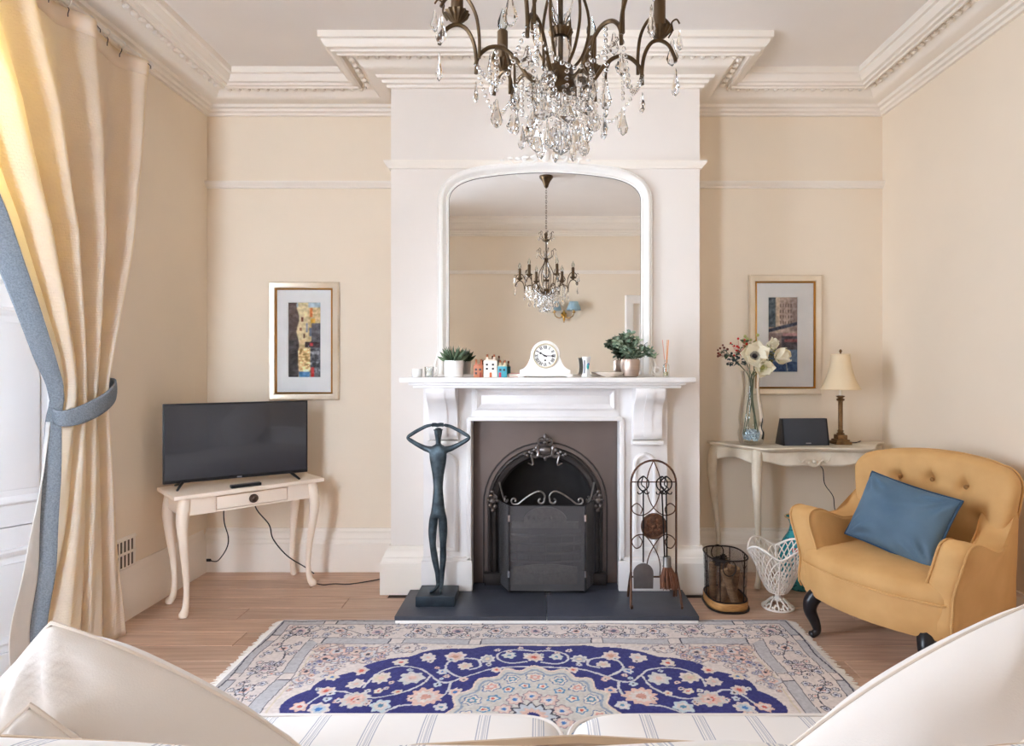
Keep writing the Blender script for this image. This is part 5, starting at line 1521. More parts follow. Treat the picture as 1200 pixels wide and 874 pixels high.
# napoleon clock
CKX = .022
ck = thing('mantel_clock', 'white arched mantel clock with roman numerals', 'clock', (CKX, MY, MZ))
CW = M('white_clock_paint', (243, 240, 234), .35, var=.015)
fc = .112; fr_ = .078
side = bez((.135, .040), (.105, .045), (.090, .070), (.079, .105), 10)
ol = [(.135, .018), (.135, .040)] + [p for p in side[1:]] + [(fr_ * math.cos(a) + .001, fc + .005 + fr_ * math.sin(a)) for a in np.linspace(0.05, PI - 0.05, 25)] + [(-x, z) for x, z in reversed(side)] + [(-.135, .018)]
MB().prism(ol, T, -.032, .032).build('case', CW, ck, bevel=.003, angle=30)
MB().bx(-.146, .146, -.045, .040, .006, .018).build('base', CW, ck, bevel=.003)
for s in (-1, 1):
    MB().bx(s * .128 - .015, s * .128 + .015, -.042, .036, 0, .007).build('foot', CW, ck, bevel=.001)
FZ = fc + .002
def face(mb): return mb.xf(Matrix.Translation((0, -.032, FZ)) @ Matrix.Rotation(R(90), 4, 'X'))
face(MB().lathe([(.058, 0), (.066, 0), (.066, .006), (.062, .010), (.058, .004), (.058, 0)], 48, caps=False)).build('bezel', M('cream_bezel', (228, 214, 186), .3, .2), ck)
face(MB().lathe([(0, .0005), (.059, .0005), (.059, .002), (0, .002)], 48)).build('dial', M('ivory_dial', (246, 243, 236), .5), ck)
INK = M('clock_ink', (38, 34, 34), .6)
ROM = ['XII', 'I', 'II', 'III', 'IIII', 'V', 'VI', 'VII', 'VIII', 'IX', 'X', 'XI']
def stroke(mb, x0, z0, x1, z1, w):
    d = Vector((x1 - x0, z1 - z0)); n_ = Vector((-d.y, d.x)).normalized() * w / 2
    mb.add([(x0 + n_.x, z0 + n_.y, .0022), (x0 - n_.x, z0 - n_.y, .0022), (x1 - n_.x, z1 - n_.y, .0022), (x1 + n_.x, z1 + n_.y, .0022)], [(0, 1, 2, 3)])
for k, s_ in enumerate(ROM):
    mb = MB(); adv = {'I': .0052, 'V': .0096, 'X': .0096}
    W = sum(adv[c] for c in s_); x = -W / 2; h = .0085
    for c in s_:
        m = x + adv[c] / 2
        if c == 'I': stroke(mb, m, -h, m, h, .0034)
        if c == 'V': stroke(mb, m - .0034, h, m, -h, .0032); stroke(mb, m + .0034, h, m, -h, .0022)
        if c == 'X': stroke(mb, m - .0034, h, m + .0034, -h, .0032); stroke(mb, m + .0034, h, m - .0034, -h, .0022)
        x += adv[c]
    a = -2 * PI * k / 12
    mb.xf(Matrix.Rotation(a, 4, 'Z') @ Matrix.Translation((0, .046, 0)))
    face(mb).build('numeral', INK, ck, smooth=False)
def hand(mb, ang, L_, w):
    mb.add([(-w, -.010, .0032), (w, -.010, .0032), (w * .7, L_ * .6, .0032), (w * 2, L_ * .72, .0032), (0, L_, .0032), (-w * 2, L_ * .72, .0032), (-w * .7, L_ * .6, .0032)], [tuple(range(7))])
    return mb.xf(Matrix.Rotation(-ang, 4, 'Z'))
face(hand(MB(), 2 * PI * (10.0 / 12), .038, .0032)).build('hour_hand', INK, ck, smooth=False)
face(hand(MB(), 2 * PI * (15.2 / 60), .052, .0024)).build('minute_hand', INK, ck, smooth=False)
face(MB().lathe([(0, .002), (.005, .002), (.005, .004), (0, .005)], 16)).build('hand_boss', INK, ck)
mb = MB().lathe([(0, .002), (.005, .002), (.005, .003), (0, .003)], 16); mb.xf(Matrix.Translation((0, -.024, 0))); face(mb).build('winding_hole', INK, ck)
# bud vase
v = thing('bud_vase', 'small white waisted bud vase with turquoise motif beside the clock', 'vase', (.242, MY, MZ))
prof = spline([(.030, 0, 0), (.031, .006, 0), (.024, .020, 0), (.019, .045, 0), (.020, .080, 0), (.026, .104, 0), (.027, .110, 0)], 3)
MB().lathe([(.001, 0)] + [(p.x, p.y) for p in prof] + [(.023, .108), (.017, .080), (.001, .02)], 6, caps=False, a0=R(30)).build('body', WCER, v, smooth=False)
MB().sphere((.006, -.0165, .058), .010, 8, 6, (.7, .35, 1.6)).build('turquoise_motif', M('turquoise_glaze', (40, 156, 150), .3), v)
MB().sphere((.011, -.017, .070), .006, 8, 6, (.8, .4, 1.3)).build('blue_motif', M('blue_glaze', (90, 110, 170), .3), v)
MB().bx(-.0155, -.0095, -.0215, -.015, .022, .092).build('grey_stripe', M('grey_glaze', (150, 152, 162), .3), v)
# shallow dish
v = thing('shallow_dish', 'wide shallow cream dish behind the leafy plant', 'dish', (.375, MY + .03, MZ))
MB().lathe([(0, .004), (.03, .0), (.034, .004), (.075, .018), (.084, .026), (.081, .028), (.070, .022), (.03, .010), (0, .009)], 32, caps=False).build('bowl', M('cream_stone', (238, 226, 212), .4), v)
# leafy plant in a copper grey pot
v = thing('potted_plant', 'bushy grey green eucalyptus plant in a brushed pewter pot', 'plant', (.478, MY, MZ))
MB().lathe([(0, 0), (.030, 0), (.040, .006), (.050, .04), (.051, .085), (.047, .097), (.043, .094), (.044, .08), (0, .08)], 30).build('pot', M('brushed_pewter_copper', (178, 160, 148), .35, .65, color2=(196, 172, 156), scale=4, stretch=(1, 1, 10)), v)
MB().lathe([(0, .080), (.043, .080), (.0, .084)], 16).build('soil', MATS['soil'], v)
EUC = [M('eucalyptus_leaf_%d' % i, c, .55, var=.12, scale=20) for i, c in enumerate(((140, 158, 132), (112, 134, 110), (168, 182, 158), (88, 108, 86)))]
rnd = random.Random(21)
lm = []
for i in range(4):
    mb = MB(); 
    # rounded leaf with a fold
    vs = [(0, 0, 0)]; n_ = 8
    for k in range(n_ + 1):
        a = PI * (k / n_ - .5); 
        vs.append((.012 * (1 + math.cos(2 * a)) * .62 * (1 if True else 0) + .004, .0085 * math.sin(a) * 1.1, .003 * abs(math.sin(a))))
    out = [(.0105 + .0105 * math.cos(t), .0085 * math.sin(t), .0032 * abs(math.sin(t))) for t in np.linspace(0, 2 * PI, 9)[:-1]]
    mb.add([(.0105, 0, -.001)] + out, [(0, k + 1, (k + 1) % 8 + 1) for k in range(8)])
    lo = mb.build('leaf', EUC[i], v, smooth=True)
    lm.append(lo.data); bpy.data.objects.remove(lo)
nl = 0
for k in range(32):
    a = k * 2.39996; e = R(-12) + R(100) * rnd.random() ** 1.1; 
    tip = Vector((math.cos(a) * math.cos(e) * .125, math.sin(a) * math.cos(e) * .07 - .004, .135 + math.sin(e) * .125 - .03))
    base = Vector((rnd.uniform(-.02, .02), rnd.uniform(-.02, .02), .083))
    pts = spline([base, base.lerp(tip, .5) + Vector((0, 0, .02)), tip], 5)
    MB().tube(pts, .0012, 4).build('twig', STEM, v)
    for j in range(3, len(pts)):
        for s in (0, 1):
            if nl >= 290: break
            lo = bpy.data.objects.new('leaf', lm[rnd.randrange(4)]); COL.objects.link(lo); lo.parent = v
            lo.location = pts[j]; sc_ = rnd.uniform(1.0, 1.65); lo.scale = (sc_, sc_, sc_)
            lo.rotation_euler = (rnd.uniform(-.9, .9), rnd.uniform(-1.0, .4), rnd.uniform(0, 2 * PI)); nl += 1
# reed diffuser
v = thing('reed_diffuser', 'small clear glass reed diffuser with orange reeds', 'diffuser', (.668, MY, MZ))
MB().lathe([(0, .002), (.016, .002), (.018, .006), (.018, .060), (.014, .070), (.009, .074), (.009, .092), (.010, .094)], 20, caps=False).build('bottle', VG, v)
MB().lathe([(0, .009), (.0145, .009), (.0145, .030), (0, .030)], 18).build('oil', M('pale_oil', (240, 226, 180), .1, trans=.6), v)
for dx, c in ((-.016, 'coral_reed'), (.012, 'orange_reed'), (.006, 'orange_reed')):
    MB().tube([(-dx * .4, 0, .012), (dx * .45, .0, .09), (dx * 1.2, .0, .20)], .0016, 5).build('reed', M(c, (240, 150, 60) if c[0] == 'o' else (232, 150, 120), .6), v)
# ================================================================ chandelier
CHX, CHY = .046, 1.43
chn = thing('chandelier', 'six arm bronze chandelier hung with clear crystal drops and beads', 'chandelier', (CHX, CHY, ZC - .03))
CZ = ZC - .03
AB = M('aged_bronze_metal', (74, 58, 42), .4, .8, color2=(108, 86, 60), scale=30)
CRY = bpy.data.materials.new('clear_crystal'); CRY.use_nodes = True
_n = CRY.node_tree.nodes; _L = CRY.node_tree.links
_pb = _n['Principled BSDF']; _pb.inputs['Transmission Weight'].default_value = 1; _pb.inputs['Roughness'].default_value = 0.0; _pb.inputs['IOR'].default_value = 1.52
_no = _n.new('ShaderNodeTexNoise'); _no.inputs['Scale'].default_value = 4
_rp = _n.new('ShaderNodeValToRGB'); _rp.color_ramp.elements[0].color = (.97, .97, .97, 1); _rp.color_ramp.elements[1].color = (1, 1, 1, 1)
_L.new(_no.outputs['Fac'], _rp.inputs['Fac']); _L.new(_rp.outputs['Color'], _pb.inputs['Base Color'])
def cz(z): return z - CZ      # world height -> local
# suspension
MB().lathe([(0, cz(2.97)), (.062, cz(2.97)), (.060, cz(2.955)), (.040, cz(2.93)), (.026, cz(2.90)), (.018, cz(2.875)), (.008, cz(2.865)), (0, cz(2.86))], 24).build('canopy', AB, chn)
ck_ = MB()
for k in range(17):
    z = 2.855 - k * .0225
    P = []
    for a in np.linspace(0, 2 * PI, 13)[:-1]:
        u, w_ = .0065 * math.cos(a), .0155 * math.sin(a)
        P.append((u, 0, cz(z) + w_) if k % 2 else (0, u, cz(z) + w_))
    ck_.tube(P, .0018, 5, closed=True)
o = ck_.build('chain', AB, chn); o['kind'] = 'stuff'
# central stem: glass balusters and bronze cups
MB().tube([(0, 0, cz(2.48)), (0, 0, cz(1.90))], .004, 6).build('rod', AB, chn)
MB().lathe([(.006, cz(2.385)), (.03, cz(2.395)), (.034, cz(2.405)), (.012, cz(2.41)), (.008, cz(2.47)), (0, cz(2.48))], 20).build('top_cup', AB, chn)
MB().lathe([(.006, cz(2.25)), (.010, cz(2.27)), (.018, cz(2.30)), (.012, cz(2.33)), (.016, cz(2.36)), (.010, cz(2.385))], 16).build('upper_baluster', CRY, chn)
MB().lathe([(.005, cz(2.215)), (.016, cz(2.225)), (.024, cz(2.235)), (.012, cz(2.245)), (.006, cz(2.25))], 18).build('middle_cup', AB, chn)
MB().lathe([(.008, cz(2.055)), (.020, cz(2.07)), (.030, cz(2.12)), (.026, cz(2.16)), (.012, cz(2.20)), (.008, cz(2.215))], 18).build('lower_baluster', CRY, chn)
def fluted(mb, prof, n, amp, o=(0, 0, 0)):
    vs = []; m = n * 4
    for r, z in prof:
        for j in range(m):
            a = 2 * PI * j / m; rr = r * (1 + amp * math.cos(n * a))
            vs.append((o[0] + rr * math.cos(a), o[1] + rr * math.sin(a), o[2] + z))
    fs = [(i * m + j, i * m + (j + 1) % m, (i + 1) * m + (j + 1) % m, (i + 1) * m + j) for i in range(len(prof) - 1) for j in range(m)]
    return mb.add(vs, fs)
fluted(MB(), [(.004, cz(2.030)), (.020, cz(2.032)), (.028, cz(2.045)), (.026, cz(2.050)), (.004, cz(2.045))], 16, .06).build('ruffled_cup', AB, chn)
MB().lathe([(.022, cz(1.965)), (.026, cz(1.985)), (.024, cz(2.010)), (.016, cz(2.032))], 14).build('crystal_column', CRY, chn)
MB().lathe([(0, cz(1.895)), (.010, cz(1.897)), (.014, cz(1.905)), (.026, cz(1.908)), (.029, cz(1.915)), (.034, cz(1.920)), (.034, cz(1.928)), (.030, cz(1.934)), (.030, cz(1.962)), (.024, cz(1.966)), (0, cz(1.966))], 28).build('hub', AB, chn)
# crystal prototypes (local: hanging from the origin)
def drop_mesh(L_, W_, n=6, flat=.55):
    prof = [(.0005, 0), (W_ * .30, -L_ * .10), (W_ * .34, -L_ * .22), (W_ * .55, -L_ * .42), (W_ * 1.0, -L_ * .70), (W_ * .72, -L_ * .88), (.0005, -L_)]
    return MB().lathe(prof, n, (0, 0, 0), 1.0, flat, caps=False).sphere((0, 0, .007), .0065, 7, 5).v, None
def proto(mb, name):
    o = mb.build(name, CRY, None, smooth=False); d = o.data; bpy.data.objects.remove(o); return d
def dropmb(L_, W_, n=6, flat=.5):
    prof = [(.0005, 0), (W_ * .30, -L_ * .10), (W_ * .34, -L_ * .22), (W_ * .55, -L_ * .42), (W_ * 1.0, -L_ * .70), (W_ * .72, -L_ * .88), (.0005, -L_)]
    return MB().lathe(prof, n, (0, 0, -.012), 1.0, flat, caps=False)
DROP_L = proto(dropmb(.068, .0150), 'crystal_drop')
DROP_M = proto(dropmb(.050, .0115), 'crystal_drop')
DROP_B = proto(dropmb(.050, .019, 8, .35), 'crystal_drop')
BALL = proto(MB().lathe([(.0005, -.052), (.012, -.046), (.019, -.034), (.019, -.026), (.012, -.014), (.0005, -.008)], 8, caps=False), 'crystal_ball')
def hang(data, p, parent, rz, s=1.0, name='crystal_drop'):
    o = bpy.data.objects.new(name, data); COL.objects.link(o); o.parent = parent
    o.location = p; o.rotation_euler = (0, 0, rz); o.scale = (s, s, s)
    return o
def beads(pts, r=.0058, step=.0125):
    """string of crystal beads along a polyline"""
    P = [Vector(p) for p in pts]; L_ = [0]
    for a, b in zip(P, P[1:]): L_.append(L_[-1] + (b - a).length)
    mb = MB(); k = int(L_[-1] / step)
    for i in range(k + 1):
        d = i * L_[-1] / max(k, 1); j = min(max(int(np.searchsorted(L_, d)) - 1, 0), len(P) - 2)
        t = (d - L_[j]) / max(L_[j + 1] - L_[j], 1e-9)
        mb.sphere(P[j].lerp(P[j + 1], t), r, 6, 4)
    return mb
rnd = random.Random(17)
arm0 = None
def rz_(p): return Vector((p[0], 0, cz(p[1])))
armp = spline([rz_(p) for p in ((.024, 1.945), (.046, 1.925), (.075, 1.935), (.105, 1.975), (.135, 1.998), (.165, 1.998), (.188, 1.980), (.198, 1.955))], 5)
sc1 = spline([rz_(p) for p in ((.197, 1.935), (.196, 1.965), (.202, 2.005), (.218, 2.035), (.240, 2.044), (.262, 2.034), (.276, 2.010), (.280, 1.996))], 5)
sc2_ = [p + Vector((0, .012, 0)) for p in spline([rz_(p) for p in ((.190, 1.965), (.190, 2.01), (.197, 2.06), (.217, 2.098), (.243, 2.108), (.265, 2.094), (.276, 2.075))], 5)]
sc3 = spline([rz_(p) for p in ((.150, 2.0), (.125, 1.995), (.110, 1.965), (.108, 1.935), (.108, 1.915))], 5)
lyre = spline([rz_(p) for p in ((.026, 1.96), (.050, 1.99), (.066, 2.04), (.066, 2.09), (.050, 2.14), (.022, 2.19), (.012, 2.225))], 5)
tend = spline([rz_(p) for p in ((.262, 2.052), (.272, 2.07), (.270, 2.088), (.282, 2.098), (.290, 2.088))], 4)
for k in range(6):
    A = R(8 + 60 * k)
    m = MB().tube(armp, [lerp(.0055, .0045, i / len(armp)) for i in range(len(armp))], 7).tube(sc1, .0046, 7).tube(sc2_, .0042, 6).tube(sc3, .0032, 6).tube(tend, .0022, 5)
    a_ = m.build('arm', AB, chn); a_.rotation_euler = (0, 0, A)
    fluted(MB(), [(.004, cz(2.046)), (.014, cz(2.052)), (.025, cz(2.064)), (.028, cz(2.070)), (.024, cz(2.068)), (.004, cz(2.062))], 14, .07, (.240, 0, 0)).build('drip_cup', AB, a_)
    MB().lathe([(.013, cz(2.062)), (.014, cz(2.066)), (.014, cz(2.15)), (.010, cz(2.154)), (0, cz(2.154))], 14, (.240, 0, 0)).build('candle_sleeve', M('bronze_sleeve', (96, 74, 50), .45, .5), a_)
    MB().lathe([(.006, cz(2.152)), (.013, cz(2.165)), (.013, cz(2.178)), (.006, cz(2.198)), (.001, cz(2.212))], 12, (.240, 0, 0)).build('bulb', VG, a_)
    MB().tube(lyre, .0036, 6).build('lyre_strap', AB, a_)
    # hanging crystals on the arm
    hang(DROP_L, (.280, 0, cz(1.992)), a_, PI / 2 + .4)
    hang(DROP_L, (.276, .012, cz(2.070)), a_, PI / 2 + 1.0)
    hang(DROP_B, (.197, 0, cz(1.930)), a_, PI / 2)
    hang(DROP_M, (.290, 0, cz(2.085)), a_, .5)
    hang(DROP_B, (.108, 0, cz(1.912)), a_, rnd.uniform(0, 3))
    hang(DROP_M, (.165, .010, cz(1.990)), a_, .9)
    hang(BALL, (.070, 0, cz(1.930)), a_, .3, .8, 'crystal_ball')
    beads([(.108, 0, cz(1.915)), (.085, .012, cz(1.880)), (.055, .018, cz(1.868)), (.030, .012, cz(1.885))], .0055).build('bead_string', CRY, a_, smooth=False)
    beads([(.150, .0, cz(2.0)), (.150, .002, cz(1.90))], .0052).build('bead_string', CRY, a_, smooth=False)
    hang(DROP_L, (.150, .002, cz(1.892)), a_, .2)
    # swag from arm to arm
    P = []
    for t in np.linspace(0, 1, 9):
        an = R(60) * t; r = lerp(.196, .196, t)
        P.append((r * math.cos(an) * (1 - .14 * math.sin(PI * t)), r * math.sin(an) * (1 - .14 * math.sin(PI * t)), cz(1.955 - .075 * math.sin(PI * t))))
    beads(P, .0052, .0135).build('bead_swag', CRY, a_, smooth=False)
# basket of drops under the hub
for k in range(8):
    a = 2 * PI * k / 8 + .2
    beads([(.030 * math.cos(a), .030 * math.sin(a), cz(1.905)), (.055 * math.cos(a), .055 * math.sin(a), cz(1.845))], .0048).build('bead_string', CRY, chn, smooth=False)
    hang(DROP_L, (.056 * math.cos(a), .056 * math.sin(a), cz(1.838)), chn, a)
for k in range(12):
    a = R(8 + 30 * k); r_ = .104 if k % 2 == 0 else .080
    zt_ = 1.968 if k % 2 == 0 else 1.93
    beads([(r_ * math.cos(a), r_ * math.sin(a), cz(zt_)), (r_ * math.cos(a), r_ * math.sin(a), cz(1.885))], .0052).build('bead_string', CRY, chn, smooth=False)
    hang(DROP_B, (r_ * math.cos(a), r_ * math.sin(a), cz(1.880)), chn, a + PI / 2, 1.3)
for k in range(5):
    a = 2 * PI * k / 5 + .5
    hang(DROP_M, (.022 * math.cos(a), .022 * math.sin(a), cz(1.835)), chn, a)
    beads([(.012 * math.cos(a), .012 * math.sin(a), cz(1.897)), (.022 * math.cos(a), .022 * math.sin(a), cz(1.842))], .0046).build('bead_string', CRY, chn, smooth=False)
MB().tube([(0, 0, cz(1.90)), (0, 0, cz(1.82))], .0012, 4).build('hook_wire', AB, chn)
hang(BALL, (0, 0, cz(1.828)), chn, 0, 1.35, 'crystal_ball')
# upper tiers of curled leaves with drops
for (z0, r0, r1, n_, dz) in ((2.39, .014, .062, 6, .075), (2.225, .016, .080, 6, .085)):
    for k in range(n_):
        a = 2 * PI * k / n_ + .3
        def pp(r, z): return (r * math.cos(a), r * math.sin(a), cz(z))
        MB().tube(spline([pp(r0, z0 + .01), pp(r0 + .5 * (r1 - r0), z0 + .02), pp(r1 * .85, z0 + dz * .6), pp(r1 * .8, z0 + dz), pp(r1, z0 + dz * 1.12), pp(r1 * 1.12, z0 + dz * .92)], 4), .0028, 5).build('leaf_scroll', AB, chn)
        hang(DROP_M, (r1 * 1.12 * math.cos(a), r1 * 1.12 * math.sin(a), cz(z0 + dz * .9)), chn, a, .9)
        beads([pp(r1 * .8, z0 + dz * .6), pp(r1 * .5, z0 + dz * .1), pp(r0, z0)], .0045).build('bead_string', CRY, chn, smooth=False)

# ================================================================ wall light on the rear wall (seen in the mirror)
wl_ = thing('wall_sconce', 'brass twin wall light with pale blue shades, reflected in the mirror', 'wall light', (.272, YR, 1.90))
BRS = M('polished_brass', (204, 160, 82), .25, .95, var=.1)
MB().lathe([(0, 0), (.03, 0), (.034, .006), (.022, .014), (.012, .03), (0, .034)], 18).xf(Matrix.Translation((0, 0, 0)) @ Matrix.Rotation(R(-90), 4, 'X')).build('backplate', BRS, wl_)
MB().lathe([(0, -.10), (.008, -.094), (.005, -.08), (.016, -.065), (.012, -.04), (.02, -.02), (.012, 0), (.016, .02), (.006, .05), (0, .06)], 16, (0, .045, 0)).build('stem', BRS, wl_)
for s in (-1, 1):
    ar = MB().tube(spline([(0, .045, -.02), (s * .05, .06, -.045), (s * .10, .075, -.025), (s * .115, .08, .015)], 5), .006, 8).build('arm', BRS, wl_)
    MB().lathe([(.004, .01), (.022, .018), (.024, .026), (.008, .03), (.008, .06), (0, .06)], 16, (s * .115, .08, 0)).build('cup', BRS, ar)
    MB().lathe([(.085, .045), (.078, .07), (.055, .125), (.048, .145)], 28, (s * .115, .08, 0), caps=False).build('shade', cloth_translucent('pale_blue_shade', (176, 206, 220), (190, 214, 224), .3), ar, solid=.002)
# ================================================================ rug
RGX, RGY, RGW, RGD = -.028, 2.20, 2.50, 1.68
def rug_pattern():
    px = 290.0   # samples per metre
    nx, ny = int(RGW * px), int(RGD * px)
    xs = (np.arange(nx) + .5) / px - RGW / 2; ys = (np.arange(ny) + .5) / px - RGD / 2
    X, Y = np.meshgrid(xs, ys)
    AX, AY = np.abs(X), np.abs(Y)
    rs = np.random.RandomState(7)
    C = np.zeros((ny, nx, 3))
    CREAM, GREY, INKC, NAVY = (220, 208, 202), (188, 185, 188), (58, 54, 72), (38, 38, 112)
    PINK, BLUE, TEAL, RED, SAND = (222, 186, 172), (66, 122, 186), (92, 140, 168), (206, 96, 84), (214, 200, 178)
    dx, dy = RGW / 2 - AX, RGD / 2 - AY
    d = np.minimum(dx, dy)             # distance from the edge
    C[:] = CREAM
    def paint(mask, col, a=1.0):
        C[mask] = np.array(col) * a + C[mask] * (1 - a)
    def disc(x, y, r, col, sx=1.0, sy=1.0, rot=0.0):
        i0, i1 = np.searchsorted(xs, [x - r * max(sx, sy), x + r * max(sx, sy)]); j0, j1 = np.searchsorted(ys, [y - r * max(sx, sy), y + r * max(sx, sy)])
        if i1 <= i0 or j1 <= j0: return
        U, V = X[j0:j1, i0:i1] - x, Y[j0:j1, i0:i1] - y
        c, s = math.cos(rot), math.sin(rot)
        m = ((U * c + V * s) / sx) ** 2 + ((-U * s + V * c) / sy) ** 2 < r * r
        C[j0:j1, i0:i1][m] = col
    def flower(x, y, r, n, c1, c2, c3, rot=0.0, outline=None):
        i0, i1 = np.searchsorted(xs, [x - r * 1.15, x + r * 1.15]); j0, j1 = np.searchsorted(ys, [y - r * 1.15, y + r * 1.15])
        if i1 <= i0 or j1 <= j0: return
        U, V = X[j0:j1, i0:i1] - x, Y[j0:j1, i0:i1] - y
        q = np.hypot(U, V); th = np.arctan2(V, U) + rot
        e = r * (.86 + .12 * np.cos(n * th) + .05 * np.cos(3 * th + n)); S = C[j0:j1, i0:i1]
        if outline is not None: S[q < e * 1.12 + .002] = outline
        S[q < e] = c1; S[q < e * .66] = c2; S[q < e * .32] = c3
    def line(P, w, col):
        P = spline([Vector((p[0], p[1], 0)) for p in P], 14)
        for p in P: disc(p.x, p.y, w, col)
    # ---- spandrel field
    field = d > .285
    # ---- navy oval with scalloped edge
    th = np.arctan2(Y / .57, X / .93)
    q = np.hypot(X / .93, Y / .57)
    navy = (q < 1.0 + .035 * np.abs(np.sin(10 * th)) - .02) & field
    paint(navy, NAVY)
    # ---- borders: outer guard, main border, inner guard
    paint((d < .012), GREY); paint((d > .012) & (d < .017), INKC)
    paint((d > .017) & (d < .052), GREY); paint((d > .052) & (d < .056), INKC)
    paint((d > .206) & (d < .210), INKC); paint((d > .210) & (d < .262), GREY); paint((d > .262) & (d < .266), INKC)
    paint((d > .266) & (d < .285), CREAM); paint((d > .281) & (d < .285), SAND)
    # stepped cartouche notches in the guards
    per = np.where(dx < dy, AY, AX)
    for lo, hi in ((.017, .052), (.210, .262)):
        ph = np.mod(per + .05, .36)
        m = (d > lo) & (d < hi) & (ph > .30)
        paint(m, CREAM)
        m2 = (d > lo - .003) & (d < hi + .003) & ((np.abs(ph - .30) < .0028) | (np.abs(ph - .357) < .0028)); paint(m2, INKC)
    # ---- little ink scrollwork all over the cream grounds (fine woven detail)
    def fl(n, inside, rmin, rmax, cols, outl):
        k = 0; tries = 0
        while k < n and tries < n * 40:
            tries += 1
            x, y = rs.uniform(0, RGW / 2), rs.uniform(0, RGD / 2)
            if not inside(x, y): continue
            r = rs.uniform(rmin, rmax); nn = rs.randint(4, 8); ci = rs.randint(len(cols)); c2 = cols[rs.randint(len(cols))]; rt = rs.uniform(0, 6)
            for sx in (-1, 1):
                for sy in (-1, 1): flower(sx * x, sy * y, r, nn, cols[ci], c2, INKC, rt * sx * sy, outl)
            k += 1
    def d_of(x, y): return min(RGW / 2 - x, RGD / 2 - y)
    PALE = [(228, 220, 216), (200, 196, 206), (220, 196, 188), (206, 204, 212)]
    # main border: regular palmettes joined by a scroll
    def border_run(L_, place):
        n = max(1, int(round(L_ / .175)))
        for k in range(n + 1):
            t = k / n * L_
            big = k % 2 == 0
            off, r, nn, c1, c2, c3 = (.131, .046, 8, CREAM, (204, 176, 178), (96, 96, 120)) if big else (.131, .034, 6, (216, 212, 216), PINK, INKC)
            x, y = place(t, off); flower(x, y, r, nn, c1, c2, c3, k, INKC)
            for sgn in (-1, 1):
                x, y = place(t + sgn * .045, .131 + sgn * .042); flower(x, y, .017, 5, (226, 222, 224), (160, 160, 182), INKC, k, INKC)
                x, y = place(t + sgn * .05, .131 - sgn * .040); flower(x, y, .014, 5, (206, 190, 186), (226, 216, 210), RED, k, INKC)
        pts = [place(t, .131 + .038 * math.sin(t / .175 * PI)) for t in np.linspace(0, L_, int(L_ / .02))]
        return pts
    for sx in (-1, 1):
        for sy in (-1, 1):
            P = border_run(RGW / 2 - .13, lambda t, o: (sx * t, sy * (RGD / 2 - o)))
            line(P, .0022, INKC)
            P = border_run(RGD / 2 - .13, lambda t, o: (sx * (RGW / 2 - o), sy * t))
            line(P, .0022, INKC)
    fl(120, lambda x, y: .062 < d_of(x, y) < .20, .007, .014, PALE, INKC)
    # spandrel florals
    fl(34, lambda x, y: d_of(x, y) > .30 and math.hypot(x / .93, y / .57) > 1.07, .026, .044, [CREAM, PINK, (206, 204, 206), (216, 192, 178)], (140, 128, 136))
    fl(64, lambda x, y: d_of(x, y) > .292 and math.hypot(x / .93, y / .57) > 1.03, .009, .018, [(220, 206, 198), (206, 204, 206), (222, 180, 160), (128, 128, 168)], (150, 138, 146))
    # ---- arabesques in the navy oval (one quarter, mirrored)
    IV = (206, 204, 206)
    V1 = [(.0, .50), (.06, .515), (.12, .50), (.155, .46), (.14, .41), (.09, .385), (.03, .40)]
    V2 = [(.0, .36), (.10, .355), (.20, .335), (.28, .28), (.33, .24), (.38, .24), (.43, .29), (.48, .34), (.56, .36), (.62, .33), (.66, .27), (.67, .20)]
    V3 = [(.29, .27), (.34, .31), (.37, .36), (.35, .42), (.29, .44), (.24, .42), (.23, .37), (.27, .345)]
    V4 = [(.43, .29), (.45, .22), (.50, .16), (.58, .12), (.66, .13), (.74, .17), (.80, .14), (.84, .06)]
    V5 = [(.33, .24), (.34, .15), (.40, .08), (.48, .06), (.54, .02)]
    quad = [(sx, sy) for sx in (-1, 1) for sy in (-1, 1)]
    for V_ in (V1, V2, V3, V4, V5):
        for sx, sy in quad: line([(sx * a, sy * b) for a, b in V_], .0052, IV)
    FL = [(.0, .445, .045, 9, CREAM, PINK, RED), (.10, .455, .034, 6, (200, 208, 206), CREAM, TEAL), (.20, .43, .040, 8, (214, 210, 206), (180, 180, 186), (226, 206, 180)),
          (.335, .455, .046, 7, CREAM, PINK, (200, 150, 130)), (.29, .375, .034, 7, CREAM, SAND, PINK), (.38, .32, .026, 6, (196, 206, 214), CREAM, BLUE),
          (.16, .335, .026, 6, CREAM, PINK, RED), (.455, .445, .040, 7, CREAM, (214, 206, 204), PINK), (.50, .265, .052, 7, (206, 206, 204), CREAM, PINK), (.565, .40, .034, 6, (214, 204, 190), CREAM, RED),
          (.62, .27, .046, 8, CREAM, SAND, PINK), (.41, .13, .070, 11, PINK, CREAM, (204, 150, 134)), (.56, .06, .046, 6, (196, 208, 214), CREAM, TEAL), (.71, .23, .040, 7, CREAM, (206, 196, 190), PINK),
          (.67, .11, .060, 9, (206, 200, 196), PINK, RED), (.80, .17, .036, 7, CREAM, PINK, RED), (.78, .05, .046, 7, CREAM, (190, 200, 210), BLUE), (.86, .06, .036, 6, PINK, CREAM, RED),
          (.52, .16, .022, 5, CREAM, SAND, RED), (.30, .17, .030, 6, CREAM, PINK, BLUE), (.34, .06, .030, 6, (206, 206, 210), CREAM, TEAL), (.60, .17, .022, 5, SAND, CREAM, RED), (.72, .33, .034, 6, CREAM, PINK, RED), (.82, .28, .03, 6, CREAM, SAND, BLUE)]
    for (x, y, r, n, c1, c2, c3) in FL:
        if math.hypot(x / .93, y / .57) > 1.02: continue
        for sx, sy in quad: flower(sx * x, sy * y, r, n, c1, c2, c3, x * 9 * sx)
